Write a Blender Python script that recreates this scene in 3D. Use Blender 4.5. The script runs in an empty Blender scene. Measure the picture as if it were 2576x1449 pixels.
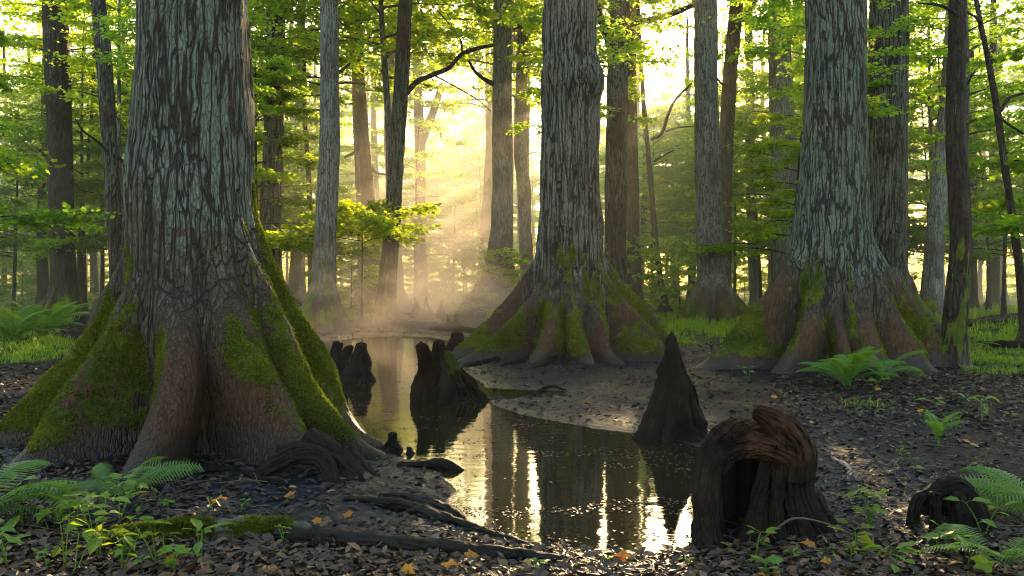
import bpy, math, random
import numpy as np
from mathutils import Vector

# ------------------------------------------------------------------ camera, light, exposure
SC = bpy.context.scene
COL = SC.collection
F, CX, HY, HC = 2003.6, 1288.0, 716.0, 1.45       # focal length / centre / horizon in pixels of a 2576 px wide frame, eye height
R = math.radians
cam = bpy.data.objects.new('camera', bpy.data.cameras.new('camera'))
COL.objects.link(cam)
cam.location = (0, 0, HC)
cam.rotation_euler = (R(90), 0, 0)
cam.data.lens = 28
cam.data.shift_y = -8.5 / 2576
cam.data.clip_end = 600
cam.data.clip_start = 0.05
SC.camera = cam

SUN_AZ, SUN_EL = R(12.3), R(16.0)
SUND = Vector((math.sin(SUN_AZ) * math.cos(SUN_EL), math.cos(SUN_AZ) * math.cos(SUN_EL), math.sin(SUN_EL)))
W = bpy.data.worlds.new('World')
SC.world = W
W.use_nodes = True
sky = W.node_tree.nodes.new('ShaderNodeTexSky')
sky.sky_type = 'NISHITA'
sky.sun_disc = False
sky.sun_elevation = SUN_EL
sky.sun_rotation = SUN_AZ
sky.air_density = 1.8
sky.dust_density = 2.5
sky.ozone_density = 1.5
bgn = W.node_tree.nodes['Background']
W.node_tree.links.new(sky.outputs[0], bgn.inputs[0])
bgn.inputs[1].default_value = 0.12
sl = bpy.data.lights.new('sun', 'SUN')
sl.energy = 5.0
sl.angle = R(0.55)
sl.color = (1.0, 0.68, 0.35)
so = bpy.data.objects.new('sun', sl)
COL.objects.link(so)
so.rotation_euler = SUND.to_track_quat('Z', 'Y').to_euler()
so.location = SUND * 150
SC.view_settings.view_transform = 'Standard'
SC.view_settings.look = 'None'
SC.view_settings.gamma = 1
SC.view_settings.exposure = 2.45
cy = SC.cycles
cy.use_denoising = True
SC.cycles.pixel_filter_type = 'BLACKMAN_HARRIS'
SC.cycles.filter_width = 1.1
cy.max_bounces = 6
cy.diffuse_bounces = 3
cy.glossy_bounces = 3
cy.transmission_bounces = 4
cy.volume_bounces = 1
cy.sample_clamp_indirect = 6
cy.caustics_reflective = False
cy.caustics_refractive = False
cy.volume_step_rate = 2.0
cy.volume_max_steps = 128

rng = np.random.default_rng(11)
rnd = random.Random(5)


# ------------------------------------------------------------------ numeric helpers
def _h(ix, iy, iz, s):
    n = (ix.astype(np.uint32) * np.uint32(374761393) + iy.astype(np.uint32) * np.uint32(668265263)
         + iz.astype(np.uint32) * np.uint32(2246822519) + np.uint32((s * 3266489917) & 0xffffffff))
    n = (n ^ (n >> np.uint32(13))) * np.uint32(1274126177)
    n = n ^ (n >> np.uint32(16))
    return (n & np.uint32(0xffffff)).astype(np.float64) / 16777215.0


def vnoise(p, s=0):
    p = np.asarray(p, float)
    i = np.floor(p).astype(np.int64)
    f = p - i
    f = f * f * f * (f * (f * 6 - 15) + 10)
    out = 0
    for dx in (0, 1):
        wx = f[:, 0] if dx else 1 - f[:, 0]
        for dy in (0, 1):
            wy = f[:, 1] if dy else 1 - f[:, 1]
            for dz in (0, 1):
                wz = f[:, 2] if dz else 1 - f[:, 2]
                out = out + wx * wy * wz * _h(i[:, 0] + dx, i[:, 1] + dy, i[:, 2] + dz, s)
    return out * 2 - 1


def fbm(p, o=4, s=0, g=0.5):
    a, t, out = 1.0, 0.0, 0
    p = np.asarray(p, float)
    for k in range(o):
        out = out + a * vnoise(p * (2.03 ** k) + 17.3 * k, s + k)
        t += a
        a *= g
    return out / t


def ridged(p, o=3, s=0):
    a, t, out = 1.0, 0.0, 0
    for k in range(o):
        out = out + a * (1 - np.abs(vnoise(p * (2.1 ** k) + 9.1 * k, s + k)) * 2)
        t += a
        a *= 0.5
    return out / t


def sstep(a, b, x):
    t = np.clip((x - a) / (b - a), 0, 1)
    return t * t * (3 - 2 * t)


def spline(P, n):
    """Catmull-Rom through rows of P."""
    P = np.asarray(P, float)
    m = len(P)
    Q = np.vstack([2 * P[0] - P[1], P, 2 * P[-1] - P[-2]])
    t = np.linspace(0, m - 1 - 1e-9, n)
    i = t.astype(int)
    f = (t - i)[:, None]
    a, b, c, d = Q[i], Q[i + 1], Q[i + 2], Q[i + 3]
    return 0.5 * (2 * b + (c - a) * f + (2 * a - 5 * b + 4 * c - d) * f ** 2 + (3 * b - a - 3 * c + d) * f ** 3)


# ------------------------------------------------------------------ object helpers
class MB:
    def __init__(self):
        self.V, self.Fs, self.n, self.A = [], [], 0, {}

    def add(self, V, *Fl, **attrs):
        V = np.asarray(V, float)
        self.V.append(V)
        for f in Fl:
            f = np.asarray(f, np.int64)
            if len(f):
                self.Fs.append(f + self.n)
        for k, a in attrs.items():
            self.A.setdefault(k, []).append(np.broadcast_to(np.asarray(a, float), (len(V),)))
        self.n += len(V)

    def mesh(self, name, mat, smooth=True):
        me = bpy.data.meshes.new(name)
        V = np.concatenate(self.V)
        me.vertices.add(len(V))
        me.vertices.foreach_set('co', V.astype(np.float32).ravel())
        lo = np.concatenate([f.ravel() for f in self.Fs])
        ct = np.concatenate([np.full(len(f), f.shape[1]) for f in self.Fs])
        me.loops.add(len(lo))
        me.loops.foreach_set('vertex_index', lo.astype(np.int32))
        me.polygons.add(len(ct))
        me.polygons.foreach_set('loop_start', np.concatenate([[0], np.cumsum(ct)[:-1]]).astype(np.int32))
        me.polygons.foreach_set('use_smooth', np.full(len(ct), smooth))
        for k, a in self.A.items():
            a = np.concatenate(a)
            if len(a) == len(V):
                at = me.attributes.new(k, 'FLOAT', 'POINT')
                at.data.foreach_set('value', a.astype(np.float32))
        me.update(calc_edges=True)
        me.validate()
        if mat:
            me.materials.append(mat)
        return me

    def obj(self, name, mat, parent=None, smooth=True):
        return link(name, self.mesh(name, mat, smooth), parent)


def link(name, data, parent=None, loc=None):
    o = bpy.data.objects.new(name, data)
    COL.objects.link(o)
    if parent:
        o.parent = parent
    if loc is not None:
        o.location = loc
    return o


def tag(o, label=None, cat=None, group=None, kind=None):
    if label: o['label'] = label
    if cat: o['category'] = cat
    if group: o['group'] = group
    if kind: o['kind'] = kind
    return o


def thing(name, label, cat, loc=(0, 0, 0), group=None):
    return tag(link(name, None, None, loc), label, cat, group)


def dup(root, loc, rz=0.0, sc=1.0, label=None, cat=None, group=None, szf=1.0):
    r = root.copy()
    COL.objects.link(r)
    r.location = loc
    r.rotation_euler = (0, 0, rz)
    r.scale = (sc, sc, sc * szf)
    if label: r['label'] = label
    if cat: r['category'] = cat
    if group: r['group'] = group
    for c in root.children:
        d = c.copy()
        COL.objects.link(d)
        d.parent = r
    return r


def frames(P):
    T = np.gradient(P, axis=0)
    T /= np.linalg.norm(T, axis=1)[:, None] + 1e-12
    up = np.array([0.0, 0.0, 1.0]) if abs(T[0][2]) < 0.8 else np.array([1.0, 0.0, 0.0])
    N = np.zeros_like(P)
    n = np.cross(T[0], up)
    for i in range(len(P)):
        n = n - T[i] * n.dot(T[i])
        n /= np.linalg.norm(n) + 1e-12
        N[i] = n
    return T, N, np.cross(T, N)


def tube(P, r, ns=8, lump=0.0, s=0, fr=3.0, cap=True):
    """closed tapered tube; returns V, quads, tris"""
    P = np.asarray(P, float)
    r = np.asarray(r, float)
    if cap:
        T0, T1 = P[0] - P[1], P[-1] - P[-2]
        T0 /= np.linalg.norm(T0); T1 /= np.linalg.norm(T1)
        P = np.vstack([P[0] + T0 * r[0] * .6, P, P[-1] + T1 * r[-1] * .6])
        r = np.concatenate([[r[0] * .6], r, [r[-1] * .6]])
    n = len(P)
    T, N, B = frames(P)
    a = np.linspace(0, 2 * np.pi, ns, endpoint=False)
    D = N[:, None, :] * np.cos(a)[None, :, None] + B[:, None, :] * np.sin(a)[None, :, None]
    rr = np.repeat(r[:, None], ns, 1)
    if lump:
        q = (P[:, None, :] + D * rr[..., None]).reshape(-1, 3)
        rr = rr * (1 + lump * fbm(q * fr, 3, s).reshape(n, ns))
    V = (P[:, None, :] + D * rr[..., None]).reshape(-1, 3)
    i = np.arange(n - 1)[:, None] * ns
    j = np.arange(ns)[None, :]
    k = (j + 1) % ns
    Q = np.stack([i + j, i + k, i + ns + k, i + ns + j], -1).reshape(-1, 4)
    if not cap:
        return V, Q, np.zeros((0, 3), int)
    V = np.vstack([V, P[0] + (P[0] - P[1]) * .35, P[-1] + (P[-1] - P[-2]) * .35])
    j = np.arange(ns)
    k = (j + 1) % ns
    t0 = np.stack([np.full(ns, n * ns), k, j], -1)
    b = (n - 1) * ns
    t1 = np.stack([np.full(ns, n * ns + 1), b + j, b + k], -1)
    return V, Q, np.vstack([t0, t1])


# ------------------------------------------------------------------ node helpers
def material(name):
    m = bpy.data.materials.new(name)
    m.use_nodes = True
    t = m.node_tree
    p = t.nodes['Principled BSDF']
    return m, t, p


def nd(t, typ, ins=None, **props):
    n = t.nodes.new('ShaderNode' + typ)
    for k, v in props.items():
        setattr(n, k, v)
    for k, v in (ins or {}).items():
        if isinstance(v, bpy.types.NodeSocket):
            t.links.new(v, n.inputs[k])
        else:
            n.inputs[k].default_value = v
    return n


def mixc(t, f, a, b, mode='MIX'):
    n = nd(t, 'Mix', None, data_type='RGBA', blend_type=mode)
    for i, v in ((0, f), (6, a), (7, b)):
        if isinstance(v, bpy.types.NodeSocket):
            t.links.new(v, n.inputs[i])
        else:
            n.inputs[i].default_value = v if i == 0 else (*v, 1)
    return n.outputs[2]


def mth(t, op, a, b=0.0, c=None, clamp=False):
    n = nd(t, 'Math', {0: a, 1: b}, operation=op, use_clamp=clamp)
    if c is not None:
        if isinstance(c, bpy.types.NodeSocket): t.links.new(c, n.inputs[2])
        else: n.inputs[2].default_value = c
    return n.outputs[0]


def rmp(t, v, a, b, lo=0.0, hi=1.0):
    return nd(t, 'MapRange', {0: v, 1: a, 2: b, 3: lo, 4: hi}, interpolation_type='SMOOTHSTEP').outputs[0]


def noi(t, vec, sc, det=4, rough=.55, dist=0.0):
    return nd(t, 'TexNoise', {'Vector': vec, 'Scale': sc, 'Detail': det, 'Roughness': rough, 'Distortion': dist}).outputs[0]


def attr(t, name):
    return nd(t, 'Attribute', None, attribute_name=name).outputs['Fac']


def mapg(t, vec, sc):
    return nd(t, 'Mapping', {'Vector': vec, 'Scale': sc}).outputs[0]


def bump(t, h, st, d, nrm=None):
    n = nd(t, 'Bump', {'Height': h, 'Strength': st, 'Distance': d})
    if nrm: t.links.new(nrm, n.inputs['Normal'])
    return n.outputs[0]


def bark(name, dark, mid, lichen, lich=0.5, plate=9.0, zst=0.16, moss=True, bd=0.03, brown=(0.074, 0.035, 0.017), mosscol=(0.075, 0.115, 0.007), mscale=1.0):
    m, t, p = material(name)
    co = nd(t, 'TexCoord').outputs['Object']
    oi = nd(t, 'ObjectInfo').outputs['Random']
    wob = nd(t, 'TexNoise', {'Vector': co, 'Scale': 2.2, 'Detail': 3.0})
    cd = nd(t, 'VectorMath', {0: co, 1: nd(t, 'VectorMath', {0: wob.outputs['Color'], 1: (0.08, 0.08, 0.08)}, operation='MULTIPLY').outputs[0]}, operation='ADD').outputs[0]
    cs = mapg(t, cd, (1, 1, zst * .55))
    vor = nd(t, 'TexVoronoi', {'Vector': cs, 'Scale': plate * .9, 'Randomness': 1.0}, feature='DISTANCE_TO_EDGE').outputs['Distance']
    con = mth(t, 'ABSOLUTE', mth(t, 'SUBTRACT', noi(t, mapg(t, cd, (1, 1, zst * .6)), plate * .75, 3, .55), .5))
    crack = mth(t, 'MULTIPLY', rmp(t, vor, 0.0, 0.10), rmp(t, con, .001, .030))
    fl = attr(t, 'flare')
    crack = mth(t, 'ADD', mth(t, 'MULTIPLY', crack, mth(t, 'SUBTRACT', 1, mth(t, 'MULTIPLY', fl, .85))), mth(t, 'MULTIPLY', fl, .85), clamp=True)
    vor2 = nd(t, 'TexVoronoi', {'Vector': mapg(t, cd, (1, 1, zst * 2.6)), 'Scale': plate * 2.3}, feature='DISTANCE_TO_EDGE').outputs['Distance']
    crack2 = rmp(t, vor2, 0.0, 0.16)
    n_f = noi(t, mapg(t, co, (1, 1, .4)), 34, 6, .65)
    n_m = noi(t, mapg(t, co, (1, 1, .5)), 6, 5, .6)
    n_l = noi(t, mapg(t, co, (1, 1, .35)), 1.5 * mscale, 4, .6)
    n_s = noi(t, co, 11, 5, .7)
    c = mixc(t, rmp(t, n_m, .3, .7), dark, mid)
    c = mixc(t, rmp(t, noi(t, co, 0.9, 3), .48, .7), c, brown)
    fib = noi(t, mapg(t, co, (1, 1, .22)), 26, 6, .7, .4)
    c = mixc(t, mth(t, 'MULTIPLY', fl, .9), c, mixc(t, rmp(t, fib, .32, .68), tuple(x * .45 for x in brown), (brown[0] * 1.5, brown[1] * 1.5, brown[2] * 1.5)))
    # lichen crust: large patches broken up by fine noise, only on the plate tops
    lm = mth(t, 'ADD', mth(t, 'MULTIPLY', n_l, .75), mth(t, 'MULTIPLY', n_s, .42))
    ly = attr(t, 'lich')
    lm = mth(t, 'ADD', lm, mth(t, 'MULTIPLY', mth(t, 'SUBTRACT', ly, .5), .55))
    lm = rmp(t, lm, .72 - .32 * lich, .80 - .32 * lich)
    lcol = mixc(t, rmp(t, n_f, .3, .75), tuple(x * .62 for x in lichen), lichen)
    c = mixc(t, mth(t, 'MULTIPLY', mth(t, 'MULTIPLY', lm, crack), .9), c, lcol)
    c = mixc(t, crack, tuple(x * .55 for x in dark), c)
    c = mixc(t, mth(t, 'MULTIPLY', mth(t, 'SUBTRACT', 1, crack2), .35), c, tuple(x * .5 for x in dark))
    hgt = mth(t, 'ADD', mth(t, 'MULTIPLY', crack, 1.0), mth(t, 'MULTIPLY', crack2, .35))
    hgt = mth(t, 'ADD', hgt, mth(t, 'MULTIPLY', n_f, .5))
    hgt = mth(t, 'ADD', hgt, mth(t, 'MULTIPLY', mth(t, 'MULTIPLY', fib, fl), .9))
    ro = .82
    if moss:
        ma = attr(t, 'moss')
        mm = mth(t, 'ADD', ma, mth(t, 'MULTIPLY', mth(t, 'SUBTRACT', noi(t, mapg(t, co, (1, 1, .55)), 6.5, 7, .74), .5), 1.6))
        mm = rmp(t, mm, .46, .66)
        mf = noi(t, co, 60, 5, .7)
        mc = mixc(t, rmp(t, mf, .3, .7), tuple(x * .35 for x in mosscol), mosscol)
        mc = mixc(t, rmp(t, noi(t, co, 3.1, 4), .4, .7), mc, (mosscol[0] * 1.75, mosscol[1] * 1.35, mosscol[2]))
        c = mixc(t, mth(t, 'MULTIPLY', mm, .95), c, mc)
        hgt = mth(t, 'ADD', mth(t, 'MULTIPLY', hgt, mth(t, 'SUBTRACT', 1, mth(t, 'MULTIPLY', mm, .6))), mth(t, 'MULTIPLY', mth(t, 'MULTIPLY', mm, mf), 1.3))
    mud = attr(t, 'mud')
    c = mixc(t, mth(t, 'MULTIPLY', mud, .85), c, (0.030, 0.026, 0.026))
    c = mixc(t, 1.0, c, mixc(t, oi, (.85, .85, .85), (1.1, 1.1, 1.1)), 'MULTIPLY')
    t.links.new(c, p.inputs['Base Color'])
    t.links.new(mth(t, 'SUBTRACT', ro, mth(t, 'MULTIPLY', mud, .38)), p.inputs['Roughness'])
    p.inputs['Specular IOR Level'].default_value = .3
    t.links.new(bump(t, hgt, 1.0, bd), p.inputs['Normal'])
    return m


def wood(name, dark, mid, bd=.012, rough=.55, mosscol=(0.05, 0.09, 0.008), streak=14, zst=.15, spec=.4):
    m, t, p = material(name)
    co = nd(t, 'TexCoord').outputs['Object']
    g = noi(t, mapg(t, co, (1, 1, zst)), streak, 6, .65, .6)
    gr = attr(t, 'grain')
    g2 = noi(t, co, 3.0, 4)
    c = mixc(t, rmp(t, mth(t, 'ADD', mth(t, 'MULTIPLY', g, .55), mth(t, 'MULTIPLY', gr, .45)), .34, .68), dark, mid)
    c = mixc(t, rmp(t, g2, .4, .68), c, tuple(x * .5 for x in dark))
    ma = attr(t, 'moss')
    mm = rmp(t, mth(t, 'ADD', ma, mth(t, 'MULTIPLY', mth(t, 'SUBTRACT', noi(t, co, 9, 5, .7), .5), 1.3)), .5, .72)
    mf = noi(t, co, 70, 4, .7)
    c = mixc(t, mm, c, mixc(t, rmp(t, mf, .3, .7), tuple(x * .4 for x in mosscol), mosscol))
    mud = attr(t, 'mud')
    c = mixc(t, mth(t, 'MULTIPLY', mud, .85), c, (0.009, 0.008, 0.0085))
    t.links.new(c, p.inputs['Base Color'])
    t.links.new(mth(t, 'ADD', rough, mth(t, 'MULTIPLY', mth(t, 'SUBTRACT', g2, .5), .35)), p.inputs['Roughness'])
    p.inputs['Specular IOR Level'].default_value = spec
    h = mth(t, 'ADD', mth(t, 'ADD', mth(t, 'MULTIPLY', g, .7), mth(t, 'MULTIPLY', gr, .5)), mth(t, 'MULTIPLY', mth(t, 'MULTIPLY', mm, mf), 1.2))
    t.links.new(bump(t, h, .9, bd), p.inputs['Normal'])
    return m


def leafmat(name, c0, c1, t0, t1, mixf=.55, rough=.5):
    m, t, p = material(name)
    tone = attr(t, 'tone')
    oi = nd(t, 'ObjectInfo').outputs['Random']
    f = mth(t, 'ADD', mth(t, 'MULTIPLY', tone, .8), mth(t, 'MULTIPLY', oi, .35), clamp=True)
    t.links.new(mixc(t, f, c0, c1), p.inputs['Base Color'])
    p.inputs['Roughness'].default_value = rough
    p.inputs['Specular IOR Level'].default_value = .3
    tr = nd(t, 'BsdfTranslucent', {'Color': mixc(t, f, t0, t1)})
    mx = nd(t, 'MixShader', {0: mixf, 1: p.outputs[0], 2: tr.outputs[0]})
    t.links.new(mx.outputs[0], t.nodes['Material Output'].inputs[0])
    return m


# ------------------------------------------------------------------ materials
M = {}
M['bark_big'] = bark('bark_grey_lichen', (0.045, 0.033, 0.024), (0.105, 0.088, 0.070), (0.17, 0.20, 0.165), .55, 15, .09, bd=.035)
M['bark_mid'] = bark('bark_ridged', (0.030, 0.023, 0.017), (0.115, 0.108, 0.095), (0.165, 0.19, 0.165), .58, 12, .09, bd=.03)
M['bark_mott'] = bark('bark_mottled', (0.036, 0.030, 0.023), (0.095, 0.085, 0.068), (0.155, 0.19, 0.155), .5, 13, .16, bd=.025, mscale=.8)
M['bark_grey'] = bark('bark_smooth_grey', (0.10, 0.094, 0.088), (0.215, 0.21, 0.205), (0.29, 0.32, 0.31), .5, 17, .12, bd=.014)
M['bark_dark'] = bark('bark_dark', (0.022, 0.016, 0.012), (0.066, 0.050, 0.038), (0.12, 0.14, 0.12), .18, 18, .15, bd=.02)
M['bark_warm'] = bark('bark_red_brown', (0.06, 0.045, 0.036), (0.15, 0.115, 0.092), (0.16, 0.16, 0.13), .15, 15, .12, bd=.016)
M['wood_black'] = wood('wet_black_wood', (0.004, 0.0037, 0.0037), (0.012, 0.010, 0.0085), .05, .7, spec=.10)
M['wood_knee'] = wood('knee_wood', (0.005, 0.004, 0.0035), (0.016, 0.0115, 0.008), .06, .75, spec=.08)
M['wood_stump'] = wood('brown_stump_wood', (0.005, 0.003, 0.002), (0.060, 0.028, 0.015), .06, .8, spec=.12, streak=20)
M['wood_core'] = wood('dark_hollow_wood', (0.003, 0.0025, 0.0022), (0.010, 0.007, 0.006), .03, .85, spec=.08)  # darkness of the stump hollow put into the colour of its back wall
M['wood_wet'] = wood('wet_dark_log', (0.003, 0.003, 0.0035), (0.011, 0.0105, 0.0105), .04, .55, spec=.14)
M['wood_root'] = wood('grey_brown_root', (0.008, 0.0065, 0.006), (0.045, 0.032, 0.025), .04, .75, streak=20, spec=.10)
M['wood_log'] = wood('log_bark', (0.016, 0.014, 0.013), (0.062, 0.054, 0.048), .014, .5, zst=1.0, mosscol=(0.10, 0.14, 0.008))
M['wood_pale'] = wood('pale_dry_wood', (0.10, 0.085, 0.07), (0.24, 0.22, 0.19), .01, .6)
M['twig'] = wood('twig_bark', (0.03, 0.024, 0.018), (0.09, 0.07, 0.05), .004, .6)
M['leaf'] = leafmat('green_leaf', (0.035, 0.085, 0.010), (0.085, 0.13, 0.012), (0.13, 0.36, 0.012), (0.46, 0.58, 0.016), .62)
M['leaf_far'] = leafmat('far_leaf', (0.05, 0.12, 0.022), (0.10, 0.16, 0.02), (0.22, 0.50, 0.03), (0.60, 0.70, 0.03), .66)
M['leaf_bright'] = leafmat('yellow_green_leaf', (0.085, 0.13, 0.010), (0.14, 0.16, 0.012), (0.48, 0.72, 0.012), (0.66, 0.78, 0.02), .64)
M['moss'] = leafmat('moss_tufts', (0.040, 0.048, 0.007), (0.105, 0.135, 0.006), (0.08, 0.12, 0.006), (0.32, 0.36, 0.008), .42, .8)
M['fern'] = leafmat('fern_green', (0.05, 0.14, 0.03), (0.09, 0.19, 0.03), (0.14, 0.36, 0.02), (0.28, 0.46, 0.02), .42, .45)
M['herb'] = leafmat('herb_green', (0.06, 0.15, 0.02), (0.13, 0.21, 0.02), (0.16, 0.36, 0.015), (0.40, 0.50, 0.02), .4, .4)
M['grass'] = leafmat('grass_green', (0.05, 0.12, 0.012), (0.11, 0.18, 0.018), (0.2, 0.42, 0.012), (0.42, 0.52, 0.02), .5)
M['orange'] = leafmat('orange_leaf', (0.32, 0.10, 0.012), (0.42, 0.19, 0.015), (0.4, 0.12, 0.01), (0.5, 0.25, 0.02), .3, .45)


def litter_material():
    m, t, p = material('dead_leaves')
    tone = attr(t, 'tone')
    r = nd(t, 'ValToRGB', {0: tone})
    e = r.color_ramp.elements
    cols = [(0, (0.020, 0.017, 0.016)), (.4, (0.030, 0.022, 0.018)), (.65, (0.088, 0.045, 0.023)), (.85, (0.125, 0.074, 0.042)), (.96, (0.12, 0.095, 0.075)), (1, (0.24, 0.15, 0.04))]
    e[0].position, e[0].color = 0, (*cols[0][1], 1)
    e[1].position, e[1].color = 1, (*cols[-1][1], 1)
    for q, c in cols[1:-1]:
        x = e.new(q)
        x.color = (*c, 1)
    t.links.new(r.outputs[0], p.inputs['Base Color'])
    p.inputs['Roughness'].default_value = .5
    p.inputs['Specular IOR Level'].default_value = .28
    co = nd(t, 'TexCoord').outputs['Object']
    t.links.new(bump(t, noi(t, co, 120, 3), .4, .004), p.inputs['Normal'])
    return m


M['litter'] = litter_material()


# ------------------------------------------------------------------ terrain
def flat(px, py):                       # pixel -> point on the water level
    d = HC * F / (py - HY)
    return ((px - CX) / F * d, d)


POOL = np.array([flat(*q) for q in [
    (1165, 1300), (1240, 1340), (1380, 1372), (1500, 1386), (1640, 1392), (1745, 1376), (1800, 1330), (1830, 1240), (1820, 1150),
    (1750, 1122), (1700, 1108), (1600, 1090), (1500, 1078), (1400, 1062), (1310, 1045), (1240, 1022), (1225, 1008), (1300, 1003), (1420, 996), (1420, 984), (1320, 980), (1220, 975),
    (1195, 955), (1150, 930), (1120, 905), (1122, 880), (1150, 862), (1080, 848), (1010, 844),
    (900, 850), (780, 862), (745, 880), (760, 905), (790, 935), (840, 985), (880, 1040), (925, 1085), (955, 1125), (1000, 1150), (1085, 1165), (1120, 1200), (1160, 1250), (1120, 1275)]])


def pool_sd(x, y):
    """signed distance to the pool edge, negative inside"""
    x = np.asarray(x, float).ravel()
    y = np.asarray(y, float).ravel()
    best = np.full(len(x), 1e9)
    inside = np.zeros(len(x), bool)
    n = len(POOL)
    for i in range(n):
        ax, ay = POOL[i]
        bx, by = POOL[(i + 1) % n]
        ex, ey = bx - ax, by - ay
        tt = np.clip(((x - ax) * ex + (y - ay) * ey) / (ex * ex + ey * ey), 0, 1)
        best = np.minimum(best, (x - ax - tt * ex) ** 2 + (y - ay - tt * ey) ** 2)
        c = (ay > y) != (by > y)
        with np.errstate(divide='ignore', invalid='ignore'):
            xi = ax + (y - ay) * ex / (ey if ey else 1e-9)
        inside ^= c & (x < xi)
    d = np.sqrt(best)
    return np.where(inside, -d, d)


def height(x, y, fine=True):
    x = np.asarray(x, float).ravel()
    y = np.asarray(y, float).ravel()
    z0 = np.zeros_like(x)
    sd = pool_sd(x, y) + 0.10 * fbm(np.stack([x * 2.2, y * 2.2, z0], 1), 3, 3) * np.clip(1 - y / 30, 0.2, 1)
    out = 0.018 + 0.075 * (1 - np.exp(-np.maximum(sd, 0) / 0.9)) + 0.05 * sstep(2, 9, sd) + 0.10 * sstep(30, 70, y)
    inn = -0.25 * sstep(0, 0.7, -sd) - 0.012
    h = np.where(sd > 0, out - 0.022 * np.exp(-np.maximum(sd, 0) / .12), inn)
    k = sstep(0.0, .5, sd)
    h = h + k * 0.035 * fbm(np.stack([x * .9, y * .9, z0], 1), 3, 21)
    if fine:
        h = h + np.clip(k + .12, 0, 1) * (0.022 * fbm(np.stack([x * 4, y * 4, z0], 1), 3, 31) + 0.010 * fbm(np.stack([x * 17, y * 17, z0], 1), 2, 41)) * np.clip(1.3 - y / 40, .3, 1)
    return h


def gp(px, py, n=6):
    """pixel -> point on the terrain"""
    h = 0.08
    for _ in range(n):
        d = (HC - h) * F / (py - HY)
        x = (px - CX) / F * d
        h = float(height([x], [d], False)[0])
    return np.array([x, d, h])


def at(px, py, d):
    return np.array([(px - CX) / F * d, d, HC - (py - HY) / F * d])


def grass_zone(x, y):
    """0..1 where green ground cover grows"""
    px = CX + F * x / y
    py = HY + F * HC / y
    n = fbm(np.stack([x * .8, y * .8, np.zeros_like(x)], 1), 3, 77)
    a = sstep(2380, 2480, px) * sstep(985, 945, py)
    b = sstep(1590, 1680, px) * sstep(895, 862, py) * sstep(2080, 1980, px)
    c = sstep(230, 120, px) * sstep(945, 915, py)
    e = sstep(34, 46, y) * .75
    f2 = sstep(1560, 1620, px) * sstep(840, 815, py)
    return np.clip(np.maximum.reduce([a, b, c, e, f2]) * 1.0 + 1.2 * n - .28, 0, 1)


def build_ground():
    na, nr = 760, 430
    an = np.linspace(R(-112), R(112), na)
    rr = np.concatenate([np.geomspace(1.0, 190, nr)])
    A, RR = np.meshgrid(an, rr)
    x, y = (RR * np.sin(A)).ravel(), (RR * np.cos(A)).ravel()
    z = height(x, y)
    i = np.arange(nr - 1)[:, None] * na
    j = np.arange(na - 1)[None, :]
    Q = np.stack([i + j, i + j + 1, i + na + j + 1, i + na + j], -1).reshape(-1, 4)
    sd = pool_sd(x, y)
    wet = np.exp(-np.maximum(sd, 0) / .55)
    yy = np.maximum(y, .5)
    px, py = CX + F * x / yy, HY + F * HC / yy
    leafy = np.maximum.reduce([sstep(1360, 1400, py), sstep(1400, 2000, px) * sstep(940, 960, py) * sstep(1100, 1010, py), sstep(600, 200, px) * .8, sstep(2200, 2500, px) * .9, sstep(14, 22, y) * .7])
    mb = MB()
    mb.add(np.stack([x, y, z], 1), Q, wet=wet, grass=grass_zone(x, yy) * (y > 1), leafy=leafy)
    # inner disc round the viewer's feet
    V = np.vstack([np.stack([np.sin(an), np.cos(an), 0 * an], 1) * rr[0], [[0, 0, 0]]])
    V[:, 2] = np.append(z[:na], .1)
    mb.add(V, np.stack([np.full(na - 1, na), np.arange(1, na), np.arange(na - 1)], 1), wet=.1, grass=0, leafy=1)
    m, t, p = material('wet_mud')
    co = nd(t, 'TexCoord').outputs['Object']
    n1, n2, n3 = noi(t, co, 1.3, 5, .6), noi(t, co, 9, 6, .7), noi(t, co, 42, 5, .7)
    c = mixc(t, rmp(t, n2, .3, .7), (0.006, 0.0072, 0.0108), (0.0150, 0.0178, 0.0255))
    lf = mth(t, 'MULTIPLY', attr(t, 'leafy'), rmp(t, n2, .35, .6))
    c = mixc(t, lf, c, mixc(t, rmp(t, n3, .35, .65), (0.010, 0.007, 0.005), (0.040, 0.026, 0.017)))
    g = attr(t, 'grass')
    gm = rmp(t, mth(t, 'ADD', g, mth(t, 'MULTIPLY', mth(t, 'SUBTRACT', n2, .5), .8)), .25, .6)
    c = mixc(t, gm, c, mixc(t, rmp(t, n3, .3, .7), (0.020, 0.038, 0.008), (0.07, 0.11, 0.014)))
    t.links.new(c, p.inputs['Base Color'])
    w = attr(t, 'wet')
    ro = mth(t, 'SUBTRACT', rmp(t, n1, .35, .65, .52, .74), mth(t, 'MULTIPLY', w, .26))
    ro = mth(t, 'ADD', ro, mth(t, 'MULTIPLY', gm, .3), clamp=True)
    t.links.new(ro, p.inputs['Roughness'])
    t.links.new(mth(t, 'ADD', .05, mth(t, 'MULTIPLY', w, .45)), p.inputs['Specular IOR Level'])
    hh = mth(t, 'ADD', n2, mth(t, 'MULTIPLY', n3, .55))
    vv = nd(t, 'TexVoronoi', {'Vector': mapg(t, co, (1, 1.5, 1)), 'Scale': 19.0}, feature='F1').outputs['Distance']
    hh = mth(t, 'ADD', hh, mth(t, 'MULTIPLY', vv, .8))
    t.links.new(bump(t, hh, .75, .022), p.inputs['Normal'])
    tag(mb.obj('ground', m), kind='structure')


build_ground()


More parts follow.
